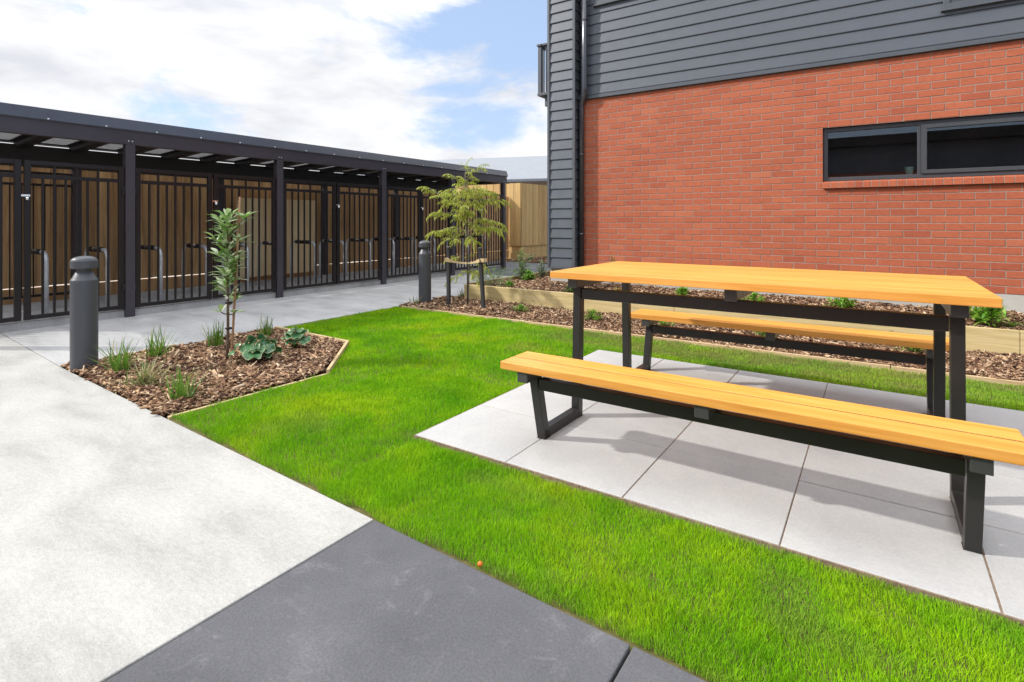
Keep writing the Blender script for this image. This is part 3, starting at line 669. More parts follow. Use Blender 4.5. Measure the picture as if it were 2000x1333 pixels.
    while k < 10.5:
        r.box(bx0 - .012, bx0 + .012, k - .009, k + .009, 3.27, 4.034); k += .11
    for x in (-4.41, -4.31): r.box(x - .009, x + .009, by0 - .010, by0 + .010, 3.27, 4.034)
    r.box(bx0 - .03, bx0 + .03, by0 - .03, by0 + .03, 3.27, 4.034)
    r.build("railing", "trim_paint", bo, bevel=.002)
    br = MB(); br.box(-4.45, -4.206, by0 + .02, by0 + .08, 3.06, 3.224); br.box(-4.36, -4.206, by0 + .10, by0 + .16, 2.92, 3.059)
    br.build("bracket", "trim_paint", bo, bevel=.003)
    tag(MB().lathe([(0.001, 0), (.032, 0), (.042, .11), (.044, .115), (.038, .112), (.001, .10)], 24, (.318, YW + .135, ZW0 + .030)).build("flower_pot", "pot_green"), "small pale green pot standing inside the window by the mullion", "pot")
    tag(MB().box(.10, .60, YW + .108, YW + .40, ZW0 + .002, ZW0 + .028).build("window_shelf", "interior"), "dark inner window shelf carrying the pale green pot", "shelf")
building()

def opposite():
    B = thing("brick_building", "brick building across the yard, seen only mirrored in the window glass", "building", (0, -9.2, 0))
    w = MB(); w.box(-16, 9, -1.5, 0, 0, 3.0); w.build("wall", "brick", B)
    MB().box(-16.1, 9.1, -1.5, .02, 3.003, 4.0).build("cladding", "cladding_paint", B)
    MB().box(-16.4, 9.4, -1.9, .35, 4.005, 4.35).build("roof", "roof_dark", B)
    for x in (-13, -9.6, -6.2, -2.8, .6, 4.0, 7.0):
        a = MB().box(x - .75, x + .75, -.02, .04, .9, 2.2).build("window", "window_alu", B)
        MB().box(x - .68, x + .68, .041, .044, .97, 2.13).build("pane", "interior", a)
opposite()

# ------------------------------------------------------------------ bike shelter
POSTS = [.87, 2.91, 4.95, 7.10, 9.12, 11.09]
XR = -9.50
def shelter():
    B = thing("bike_shelter", "long dark bike shelter with barred double gates and flat roof", "shelter")
    MB().box(XR - .05, XS, .76, 11.2, -.12, .085).build("slab", "concrete_path", B, bevel=.006)
    for y in POSTS:
        MB().box(XS - .05, XS + .05, y - .052, y + .052, .0, 2.145).build("post", "shelter_paint", B, bevel=.004)
        MB().box(XR - .05, XR + .05, y - .05, y + .05, .086, 1.929).build("post", "shelter_paint", B, bevel=.004)
    MB().box(XS - .045, XS + .048, 0.78, 11.19, 2.147, 2.325).build("front_beam", "shelter_paint", B, bevel=.004)
    MB().box(XR - .04, XR + .04, 0.78, 11.19, 1.93, 2.219).build("rear_beam", "roof_dark", B, bevel=.004)
    f = MB(); f.add([(XS + .055, .75, 2.318), (XS + .055, 11.215, 2.318), (XS + .068, 11.215, 2.330), (XS + .068, .75, 2.330), (XS + .020, 11.215, 2.462), (XS + .020, .75, 2.462), (XS - .10, 11.215, 2.455), (XS - .10, .75, 2.455), (XS - .1, 11.215, 2.327), (XS - .1, .75, 2.327)],
          [(0, 1, 2, 3), (3, 2, 4, 5), (5, 4, 6, 7), (7, 6, 8, 9), (9, 8, 1, 0), (1, 8, 6, 4, 2), (0, 3, 5, 7, 9)])
    f.build("fascia", "fascia_steel", B)
    fe = MB(); fe.box(XR - .2, XS - .102, 11.195, 11.215, 2.31, 2.455); fe.box(XR - .2, XS - .047, 11.12, 11.194, 2.15, 2.315); fe.build("end_fascia", "fascia_steel", B)
    def screw(x, y, z, r):
        MB().lathe([(.0, r * .6), (r * .7, r * .5), (r, 0)], 8).build("screw", "galvanised", B, (x, y, z)).rotation_euler = (0, PI / 2, 0)
    for i in range(19): screw(XS + .064, 1.0 + i * .55, 2.338, .011)
    for y in POSTS:
        for dy in (-.02, .02): screw(XS + .048, y + dy, 2.19, .008)
    # roof sheets falling to the rear, with pale translucent sheets let in between the rafters
    zr = lambda x: 2.33 + (x - XS) * .052
    rf = MB()
    sky = [2.585 + .592 * k for k in range(-2, 15)]
    sx0, sx1 = -9.36, -8.60
    def sheet(mb, xa, xb, ya, yb, t0, t1):
        mb.add([(xa, ya, zr(xa) + t0), (xb, ya, zr(xb) + t0), (xb, yb, zr(xb) + t0), (xa, yb, zr(xa) + t0), (xa, ya, zr(xa) + t1), (xb, ya, zr(xb) + t1), (xb, yb, zr(xb) + t1), (xa, yb, zr(xa) + t1)],
               [(0, 3, 2, 1), (4, 5, 6, 7), (0, 1, 5, 4), (1, 2, 6, 5), (2, 3, 7, 6), (3, 0, 4, 7)])
    sheet(rf, XR - .045, sx0, .78, 11.19, 0, .03); sheet(rf, sx1, XS - .103, .78, 11.19, 0, .03)
    e = .78
    for y in sky:
        sheet(rf, sx0 + .001, sx1 - .001, e, y - .165, 0, .03); e = y + .165
    sheet(rf, sx0 + .001, sx1 - .001, e, 11.19, 0, .03)
    rf.build("roof", "roof_dark", B)
    for y in sky:
        k = MB(); sheet(k, sx0 + .002, sx1 - .002, y - .164, y + .164, .006, .009); k.build("skylight", "skylight_sheet", B)
        k = MB(); sheet(k, XR + .05, XS - .046, y + .225, y + .367, -.065, -.001); k.build("rafter", "roof_dark", B)
    # gates
    latch = True
    def gate(y0, y1, hinge_first, lt):
        z0, z1, z2 = .105, 1.865, 1.690; x = XS + .012
        g = MB(); st = .058
        g.box(x - .02, x + .02, y0, y0 + st, z0, z1); g.box(x - .02, x + .02, y1 - st, y1, z0, z1)
        for z, h in ((z1 - .046, .045), (z2 - .022, .044), (z0 + .002, .046)): g.box(x - .018, x + .018, y0 + st, y1 - st, z, z + h)
        n = 7; p = (y1 - y0 - 2 * st) / (n + 1)
        for k in range(n):
            y = y0 + st + p * (k + 1)
            g.box(x - .011, x + .011, y - .011, y + .011, z0 + .048, z2 - .022)
            if k % 2: g.box(x - .011, x + .011, y - .011, y + .011, z2 + .022, z1 - .046)
        o = g.build("gate", "gate_steel", B, bevel=.002, seg=1)
        hy = y0 if hinge_first else y1
        for z in (.33, 1.53):
            MB().box(x - .005, x + .036, hy - .030, hy + .030, z, z + .085).build("hinge", "gate_steel", o, bevel=.003)
        if lt:
            ly = y1 if hinge_first else y0
            l = MB(); l.bar((x + .028, ly - .03, 1.475), (x + .028, ly + .045, 1.475), .012, .022)
            lo = l.build("latch", "chrome", o)
            MB().tube([(x + .034, ly + .012, 1.455), (x + .034, ly + .012, 1.475), (x + .034, ly + .03, 1.475), (x + .034, ly + .03, 1.455)], .004, 8).lathe([(.001, 0), (.018, 0), (.018, .03), (.001, .03)], 14, (x + .034, ly + .02, 1.425)).build("padlock", "chrome", o)
    for a, b in zip(POSTS[:-1], POSTS[1:]):
        m = (a + b) / 2
        gate(a + .062, m - .012, True, False); gate(m + .012, b - .062, False, True)
    # barred panel closing the rear of the first bays
    for a, b in ((.87, 2.91),):
        g = MB(); x = XR; y0, y1 = a + .052, b - .052
        for z in (1.835, 1.675, .16): g.box(x - .015, x + .015, y0, y1, z, z + .034)
        n = 16
        for k in range(n):
            y = y0 + (y1 - y0) * (k + .5) / n; g.box(x - .007, x + .007, y - .007, y + .007, .194, 1.675)
        g.build("barred_panel", "gate_steel", B)
    # pale door-height board panel at the back
    t = thing("timber_panel", "pale fresh timber board panel at the back of the bike shelter", "panel")
    p = MB(); y = 5.20
    while y < 6.84:
        p.box(XR + .068 + random.uniform(0, .004), XR + .088, y + .001, y + .137, .18, 1.615); y += .1385
    p.build("boards", "pale_timber", t, bevel=.002, seg=1)
    r = MB(); 
    for z in (.35, 1.40): r.box(XR + .055, XR + .0675, 5.2, 6.85, z, z + .09)
    r.build("rail", "pale_timber", t)
shelter()

def racks():
    x0, x1, h, z0, r = -7.98, -8.68, .745, .085, .024
    t = thing("bike_rack", "x", "bike rack", (0, 0, 0), "galvanised bike hoops in the shelter")
    bend = .11; pts = [(x0, 0, 0)]
    for k in range(7):
        a = PI / 2 * k / 6; pts.append((x0 - bend + bend * math.cos(a), 0, h - bend + bend * math.sin(a)))
    for k in range(7):
        a = PI / 2 * k / 6; pts.append((x1 + bend - bend * math.sin(a), 0, h - bend + bend * math.cos(a)))
    pts.append((x1, 0, 0))
    MB().tube(pts, r, 12).build("hoop", "galvanised", t)
    MB().tube([(x0 - .15, 0, h), (x1 + .15, 0, h)], r + .008, 12).build("sleeve", "rubber", t)
    fl = MB()
    for x in (x0, x1): fl.lathe([(.001, .008), (.055, .008), (.057, 0)], 18, (x, 0, 0))
    fl.build("base_plate", "galvanised", t)
    ords = ["fourth bike hoop left of the first shelter post in view", "third", "second"]
    names = {}
    ys = [2.16 + .605 * k for k in range(15)]
    for i, y in enumerate(ys):
        o = t if i == 0 else copy_tree(t); o.location = (0, y, z0)
        k = i
        d = {0: "behind the first right gate leaf, left of the near bollard", 1: "behind the gate between near bollard and leftmost post", 2: "just right of the leftmost front post",
             3: "behind the second bay's left gate, left of the sapling", 4: "directly behind the sapling's leaves", 5: "before the pale panel, left of the second front post",
             6: "before the pale panel, right of the second front post", 7: "just right of the pale timber panel", 8: "behind the third bay's right gate", 9: "partly hidden by the third front post",
             10: "left of the far bollard behind the fourth bay's gate", 11: "directly behind the far bollard", 12: "behind the left stake of the feathery tree", 13: "behind the trunk of the feathery tree", 14: "nearest the shelter's far end"}[k]
        o["label"] = "bike hoop " + d
racks()

# ------------------------------------------------------------------ fences
def paling_fence(label, p0, p1, zb, z0, z1, mat, gap=True, rails_side=1, base_rows=1, overlap=False):
    """palings from p0 to p1; the visible face looks to the right of p0->p1"""
    a = Vector((*p0, 0)); b = Vector((*p1, 0)); d = (b - a).normalized(); nrm = Vector((d.y, -d.x, 0)); Ln = (b - a).length
    t = thing("paling_fence", label, "fence")
    m = MB(); s = 0.0; i = 0
    def slab(mb, s0, s1, o0, o1, za, zc):
        q = [a + d * s0 + nrm * o0, a + d * s1 + nrm * o0, a + d * s1 + nrm * o1, a + d * s0 + nrm * o1]
        mb.add([(p.x, p.y, za) for p in q] + [(p.x, p.y, zc) for p in q], [(0, 1, 2, 3), (7, 6, 5, 4), (0, 4, 5, 1), (1, 5, 6, 2), (2, 6, 7, 3), (3, 7, 4, 0)])
    while s < Ln - .02:
        w = min(.145, Ln - s); off = .018 if (overlap and i % 2) else random.uniform(0, .014)
        slab(m, s + .0015, s + w - .0015 + (.02 if overlap and i % 2 and s + w + .02 < Ln else 0), off, off + .018, z0 + random.uniform(-.004, .004), z1 + random.uniform(-.006, .006)); s += w if not overlap else (w - .012); i += 1
    m.build("palings", mat, t)
    for k in range(base_rows):
        h = (z0 - zb) / base_rows; r = MB(); slab(r, 0, Ln, -.045, .022 if gap else -.006, zb + k * h, zb + (k + 1) * h - (.016 if gap else .006)); r.build("base_board", mat, t)
    for z in (z0 + .25, z1 - .30):
        r = MB(); slab(r, 0, Ln, -.05, -.002, z, z + .07); r.build("rail", mat, t)
    s = .4
    while s < Ln:
        r = MB(); slab(r, s - .05, s + .05, -.15, -.051, -.1, z1 - .06); r.build("post", mat, t); s += 2.2
    return t
paling_fence("brown paling fence along the back of the bike shelter, in shade", (-9.72, -4.0), (-9.72, 14.19), .03, .285, 1.97, "fence_timber")
paling_fence("short sunlit stretch of new paling fence just right of the shelter's end", (-12.5, 14.25), (-9.244, 14.25), .0, .42, 2.40, "fresh_fence_timber", False, 1, 2, True)
paling_fence("new paling fence running away from the sunlit corner, left of the building", (-9.262, 14.255), (-9.262, 30.0), .0, .42, 2.40, "fresh_fence_timber", False, 1, 2)
# pale concrete yard of the neighbour behind the fence
tag(MB().box(-22, -9.95, -8, 13, -.2, -.02).build("neighbour_driveway", "concrete_light"), kind="structure")

# ------------------------------------------------------------------ neighbour's house far behind
def house():
    H = thing("house", "neighbouring house with pale metal roof behind the timber fence", "house", (-15.2, 23.4, 0), rz=math.radians(16))
    MB().box(-13, 13, 0, 8, 0, 3.22).build("wall", "house_wall", H)
    r = MB(); w = .5; pr = [(-w, 3.30), (4, 4.98), (8 + w, 3.30), (8 + w, 3.36), (4, 5.05), (-w, 3.36)]
    r.extrude_x(pr, -13.6, 13.6)
    r.build("roof", "roof_iron", H)
    g = MB(); g.box(-13.6, 13.6, -w - .13, -w - .002, 3.19, 3.34); g.build("gutter", "gutter_paint", H, bevel=.02)
    MB().box(-13.5, 13.5, -w, .0, 3.16, 3.20).build("soffit", "house_wall", H)
    for x in (-6.2, 0.4, 6.0):
        a = MB().box(x - .7, x + .7, -.03, .03, 1.0, 2.2).build("window", "window_alu", H)
        MB().box(x - .64, x + .64, -.034, -.031, 1.06, 2.14).build("pane", "glass", a)
house()

# ------------------------------------------------------------------ picnic table
def picnic_table():
    T = thing("picnic_table", "orange-stained timber picnic table with two attached benches on black steel frames", "picnic table", (-.610, 3.352, .006), rz=math.radians(.05))
    hs, ws, ls = .448, .264, 2.06; ht, wt, lt = .882, 1.035, 2.05; Bc = .900
    tk = .040
    # table top boards
    tb = MB(); nb = 7; p = wt / nb
    for i in range(nb): tb.box(-lt / 2, lt / 2, -wt / 2 + i * p + .0012, -wt / 2 + (i + 1) * p - .0012, ht - tk, ht - random.uniform(0, .0008))
    tb.build("tabletop", "table_timber", T, bevel=.003)
    for sg in (-1, 1):
        s = MB()
        for k in (-1, 1): s.box(-ls / 2, ls / 2, sg * Bc + (k * (ws / 4 + .004)) - ws / 4 + .003, sg * Bc + (k * (ws / 4 + .004)) + ws / 4 - .003, hs - tk, hs)
        s.build("bench_seat", "table_timber", T, bevel=.0035)
        MB().box(-ls / 2 + .004, ls / 2 - .004, sg * Bc - .0069, sg * Bc + .0069, hs - .012, hs - .0035).build("gap_shade_strip", "rubber", T)  # dark strip added between the seat planks, standing in for shade in the gap
    e = .100; tw = .050
    for sx in (-1, 1):
        x = sx * (lt / 2 - e - tw / 2)
        for sg in (-1, 1):
            # ground bar, splayed bench leg, table leg
            y1, y2 = sg * .828, sg * .432
            MB().bar((x, y1, .027), (x, y2, .027), tw, .052).build("foot_bar", "table_steel", T, bevel=.003)
            ytop = sg * (Bc + .015)
            q = sg * .03
            l = MB(); l.add([(x - tw / 2, y1, .0), (x + tw / 2, y1, .0), (x + tw / 2, y1 - sg * .055, .0), (x - tw / 2, y1 - sg * .055, .0)] + [(x - tw / 2, ytop, hs - tk - .055), (x + tw / 2, ytop, hs - tk - .055), (x + tw / 2, ytop - sg * .055, hs - tk - .055), (x - tw / 2, ytop - sg * .055, hs - tk - .055)],
                            [(0, 1, 2, 3), (4, 5, 6, 7), (0, 1, 5, 4), (1, 2, 6, 5), (2, 3, 7, 6), (3, 0, 4, 7)]); l.build("bench_leg", "table_steel", T, bevel=.003)
            l = MB(); yt = sg * .405; yb = sg * .432
            l.add([(x - tw / 2, yb, .0), (x + tw / 2, yb, .0), (x + tw / 2, yb - sg * .055, .0), (x - tw / 2, yb - sg * .055, .0)] + [(x - tw / 2, yt, ht - tk - .056), (x + tw / 2, yt, ht - tk - .056), (x + tw / 2, yt - sg * .055, ht - tk - .056), (x - tw / 2, yt - sg * .055, ht - tk - .056)],
                  [(0, 1, 2, 3), (4, 5, 6, 7), (0, 1, 5, 4), (1, 2, 6, 5), (2, 3, 7, 6), (3, 0, 4, 7)]); l.build("table_leg", "table_steel", T, bevel=.003)
            # bench cross bearer poking forward under the planks
            MB().box(x - .030 - .0, x + .030, min(sg * (Bc - ws / 2 + .012), sg * (Bc + ws / 2 - .012)), max(sg * (Bc - ws / 2 + .012), sg * (Bc + ws / 2 - .012)), hs - tk - .056, hs - tk - .001).build("seat_bearer", "bracket_steel", T, bevel=.003)
        MB().box(x - .030, x + .030, -wt / 2 + .05, wt / 2 - .05, ht - tk - .057, ht - tk - .001).build("top_bearer", "bracket_steel", T, bevel=.003)
    # long rails
    xl = lt / 2 - e - tw - .004
    for sg in (-1, 1):
        MB().box(-xl, xl, sg * (Bc - .02) - .025, sg * (Bc - .02) + .025, hs - tk - .118, hs - tk - .058).build("bench_rail", "table_steel", T, bevel=.003)
        if sg < 0: MB().box(-xl, xl, sg * .375 - .025, sg * .375 + .025, ht - tk - .130, ht - tk - .066).build("table_rail", "table_steel", T, bevel=.003)
        MB().box(-.030, .030, min(sg * (Bc - ws / 2 + .012), sg * (Bc + ws / 2 - .012)), max(sg * (Bc - ws / 2 + .012), sg * (Bc + ws / 2 - .012)), hs - tk - .0565, hs - tk - .001).build("seat_bearer", "bracket_steel", T, bevel=.003)
    MB().box(-.030, .030, -wt / 2 + .05, wt / 2 - .05, ht - tk - .064, ht - tk - .001).build("top_bearer", "bracket_steel", T, bevel=.003)
picnic_table()

# ------------------------------------------------------------------ bollards
def bollards():
    t = thing("bollard_light", "grey domed bollard light at the near corner of the small mulch bed", "bollard light", (-5.33, 1.685, -.01), "bollard lights beside the path")
    R = .092
    MB().lathe([(R, 0), (R, .71), (R, .724), (R - .001, .727), (R - .004, .732), (R - .010, .741), (.058, .790), (.052, .797)], 48).build("body", "bollard_paint", t)
    MB().lathe([(.0515, .796), (.0515, .823), (.001, .824)], 36).build("neck", "window_alu", t)
    c = MB().lathe([(.001, .821), (R - .006, .821), (R - .003, .8212), (R, .824), (R, .828), (R, .874), (R, .881), (R - .002, .8855), (R - .005, .8875)] + [(R * .93 * math.cos(a), .8882 + .032 * math.sin(a)) for a in [PI / 2 * k / 10 for k in range(1, 11)]], 48); c.build("cap", "bollard_paint", t)
    s = MB()
    for a in (-.8, 2.3): s.lathe([(.0, .002), (.005, 0)], 8, (R * math.cos(a), R * math.sin(a), .71))
    s.build("screw", "galvanised", t)
    for ch in t.children:
        es = ch.modifiers.new('edges', 'EDGE_SPLIT'); es.split_angle = math.radians(32)
    o = copy_tree(t); o.location = (-5.50, 5.86, -.01); o["label"] = "grey domed bollard light at the far lawn corner beside the staked tree"
bollards()

# ------------------------------------------------------------------ plants
Z = Vector((0, 0, 1))
def rdir(az, el): return Vector((math.cos(az) * math.cos(el), math.sin(az) * math.cos(el), math.sin(el)))
def tuft(loc, n, h, mat, label, spread=.5, droop=.8, w=.011, name="grass_tuft", rad=.035, grp="grass tufts in the mulch"):
    m = MB()
    for i in range(int(n * 1.5)):
        az = random.uniform(0, 2 * PI); el = PI / 2 - abs(random.gauss(0, spread)); L = h * 1.15 * random.uniform(.5, 1.1)
        b = (random.gauss(0, rad), random.gauss(0, rad), 0)
        m.leaf(b, rdir(az, max(.12, el)), Z, L, w, droop * random.uniform(.3, 1.2), 5, .35, lambda t: (1 - t) ** .6 * (.75 + .25 * min(1, t * 4)))
    return tag(m.build(name, mat, None, loc), label, "grass tuft", grp)
tuft((-4.95, 1.80, -.01), 46, .27, "tuft_blade", "green upright grass tuft just right of the near bollard", .38, .55)
tuft((-5.17, 2.17, -.01), 40, .27, "tuft_blade", "green splayed grass tuft by the path edge, right of the near bollard", .45, .5)
tuft((-4.42, 1.76, -.01), 70, .24, "dry_blade", "low tan and olive spreading grass tuft in front of the two green ones", .85, 1.2)
tuft((-3.86, 1.76, -.01), 34, .23, "tuft_blade", "half dry grass tuft nearest the lawn corner", .28, .4)
_t = MB()
for i in range(9): _t.leaf((random.gauss(0, .02), random.gauss(0, .02), 0), rdir(random.uniform(-.3, 1.2), random.uniform(.7, 1.1)), Z, random.uniform(.2, .34), .006, .5, 5, .3, lambda t: (1 - t) ** .5)
_o = _t.build("dry_stalks", "dry_blade", None); _o.parent = [o for o in COL.objects if o.name.startswith("grass_tuft")][-1]; _o.location = (.04, .03, 0)
tuft((-5.24, 2.70, -.01), 38, .24, "tuft_blade", "upright grass tuft behind the sapling stem", .2, .3)
tuft((-5.18, 3.17, -.01), 30, .23, "tuft_blade", "sparse upright grass tuft at the bed's far path corner", .22, .3)
tuft((-5.47, 5.62, -.02), 22, .17, "dry_blade", "small wispy dry grass tuft at the foot of the far bollard", .55, .6)
tuft((-5.35, 6.55, -.02), 34, .16, "dry_blade", "small brownish grass tuft by the path left of the timber sleeper", .55, .6)

def round_plant(loc, n, r, label, h):
    t = thing("leafy_plant", label, "plant", loc, "round leaved plants in the small bed")
    st = MB(); lf = MB(); rim = []
    for i in range(n):
        az = 2 * PI * i / n * 2.4 + random.uniform(-.3, .3); d = r * random.uniform(.3, 1.0) * (.35 + .65 * (i / n)); hh = h * random.uniform(.55, 1.0) * (1.1 - .5 * i / n)
        top = Vector((d * math.cos(az), d * math.sin(az), hh)); st.tube([(0, 0, 0), (top.x * .45, top.y * .45, hh * .75), top], [.004, .0035, .003], 6)
        R = random.uniform(.058, .095); tilt = Quaternion(Vector((-math.sin(az), math.cos(az), 0)), random.uniform(.1, .75) * (0.5 + d / r))
        tilt = Quaternion(rdir(random.uniform(0, 6.28), 0), random.uniform(-.25, .25)) @ tilt
        nr, na = 5, 26; vs = [top]; rm = [0.0]
        for a in range(nr):
            q = (a + 1) / nr
            for k in range(na):
                ang = az + PI + .28 + (2 * PI - .56) * k / (na - 1)          # notch faces the stem
                rr = R * q * (1 + .05 * math.sin(ang * 7) * q); zz = .016 * math.sin(ang * 5 + i) * q * q + .35 * R * q * q - .30 * R * q ** 3 * (1 if q > .7 else .6)
                vs.append(top + tilt @ Vector((rr * math.cos(ang), rr * math.sin(ang), zz))); rm.append(q)
        fs = [(0, 1 + k, 2 + k) for k in range(na - 1)]
        for a in range(nr - 1):
            for k in range(na - 1): o = 1 + a * na; fs.append((o + k, o + na + k, o + na + k + 1, o + k + 1))
        lf.add(vs, fs, True); rim += rm
    st.build("stems", "shrub_leaf", t); o = lf.build("foliage", "round_leaf", t)
    at = o.data.attributes.new("rim", 'FLOAT', 'POINT'); at.data.foreach_set('value', np.array(rim, np.float32))
round_plant((-4.36, 2.58, -.01), 13, .21, "larger round leaved dark green plant in the middle of the small bed", .20)
round_plant((-4.52, 3.05, -.01), 8, .13, "smaller round leaved green plant by the bed's far edging", .18)

def sapling():
    t = thing("sapling_tree", "slender young tree with long pale green leaves in the small bed", "tree", (-4.60, 2.45, -.02))
    st = MB()
    def ax(z): return Vector((.02 * math.sin(z * 3) + .035 * (z / 1.2), .008 * math.cos(z * 4), z))
    st.tube([ax(z / 10 * 1.24) for z in range(11)], [.014 - .0009 * k for k in range(11)], 9)
    brs = []
    for z, az, L, el in ((1.02, 2.9, .32, .65), (1.08, .5, .20, .8), (.86, 3.4, .11, .5), (.80, .1, .12, .7), (.95, 1.6, .13, .7), (.97, 4.8, .13, .7), (.62, 3.0, .10, .5), (.70, 5.6, .10, .6), (.42, 3.6, .08, .3), (.42, .2, .09, .2), (.5, 1.9, .07, .3)):
        p = ax(z); q = p + rdir(az, el) * L; st.tube([p, (p + q) / 2 + Vector((0, 0, -.008)), q], [.006, .005, .003], 6); brs.append((p, q))
    st.build("trunk", "bark", t)
    lf = MB()
    def whorl(p, d, n, L0):
        for k in range(n):
            az = 2.4 * k + random.uniform(-.3, .3); el = random.uniform(.1, 1.1); dd = (rdir(az, el) + d * .35).normalized()
            lf.leaf(p + d * random.uniform(-.02, .02), dd, Z, L0 * 1.2 * random.uniform(.65, 1.15), .036 * random.uniform(.8, 1.25), random.uniform(.2, .8), 5, .22, lambda t: max(.05, math.sin(PI * (t ** 1.35) * .96 + .06)))
    for p, q in brs:
        d = (q - p).normalized(); n = 6 if p.z > .6 else 4
        whorl(q, d, n + 3, .12 if p.z > .55 else .08)
        if p.z > .6: whorl((p + q) / 2, d, 4, .10)
    for k in range(110):
        z = random.uniform(.55, 1.25); p = ax(z); az = k * 2.4; lf.leaf(p, rdir(az, random.uniform(.25, 1.0)), Z, random.uniform(.11, .18), .036, random.uniform(.1, .6), 5, .22, lambda t: max(.05, math.sin(PI * (t ** 1.35) * .96 + .06)))
    whorl(ax(1.24), Z, 7, .12)
    lf.build("crown", "sapling_leaf", t)
    s = thing("plant_stake", "thin brown wooden stake standing beside the slender sapling", "stake", (-4.60, 2.49, -.1))
    MB().bar((.0, .0, 0), (.085, .035, 1.50), .015, .015).build("shaft", "cane_timber", s, bevel=.002)
    tg = MB().box(-.012, .012, -.003, .003, -.01, .012).build("tag", "tag_white", t); tg.location = ax(.565) + Vector((.02, -.02, 0)); tg.rotation_euler = (.2, .3, .5)
    tie = MB()
    for z in (.30, .52): tie.lathe([(.026, -.006), (.029, 0), (.026, .006)], 12, (ax(z).x + .012, ax(z).y, z))
    tie.build("plant_tie", "rubber", t)
sapling()

def frond(lf, p, d, L, w, nl, droop, rach=None, lw=.010):
    """pinnate leaf: leaflets in pairs along an arching rib"""
    d = Vector(d).normalized(); side = d.cross(Z)
    if side.length < 1e-3: side = Vector((1, 0, 0))
    side.normalize(); p = Vector(p); st = L / nl; pts = [p.copy()]
    for i in range(nl):
        t = i / nl; d = (Quaternion(side, -droop / nl) @ d).normalized(); p = p + d * st; pts.append(p.copy())
        ll = w * (.45 + .75 * math.sin(PI * min(1, t * .85 + .15)))
        for sg in (-1, 1):
            q = (side * sg * .9 + d * .55 + Vector((0, 0, random.uniform(-.25, .1)))).normalized()
            a = p; b = p + q * ll; n = d.cross(q).normalized(); wv = q.cross(n).normalized() * lw * .5
            m_ = a + q * ll * .5
            lf.add([a, m_ - wv, b, m_ + wv], [(0, 1, 2, 3)])
    if rach is not None: rach.tube(pts, [.0030] * (len(pts) - 1) + [.0015], 4, False)

def comb(lf, p, d, L, nl, droop):
    d = Vector(d).normalized(); side = d.cross(Z)
    if side.length < 1e-3: side = Vector((1, 0, 0))
    side.normalize(); p = Vector(p); st = L / nl; pts = [p.copy()]
    for i in range(nl):
        d = (Quaternion(side, -droop / nl) @ d).normalized(); p = p + d * st; pts.append(p.copy())
        for sg in (-1, 1):
            q = (side * sg * random.uniform(.45, .9) + d * random.uniform(.3, .8) + Z * random.uniform(-.35, .25)).normalized()
            lf.leaf(p, q, Z, random.uniform(.045, .085) * (1 - .35 * i / nl), random.uniform(.008, .012), random.uniform(.6, 1.8), 3, .15, lambda t: max(.12, 1 - t ** 2))
    lf.tube(pts, [.0026] * (len(pts) - 1) + [.001], 4, False)

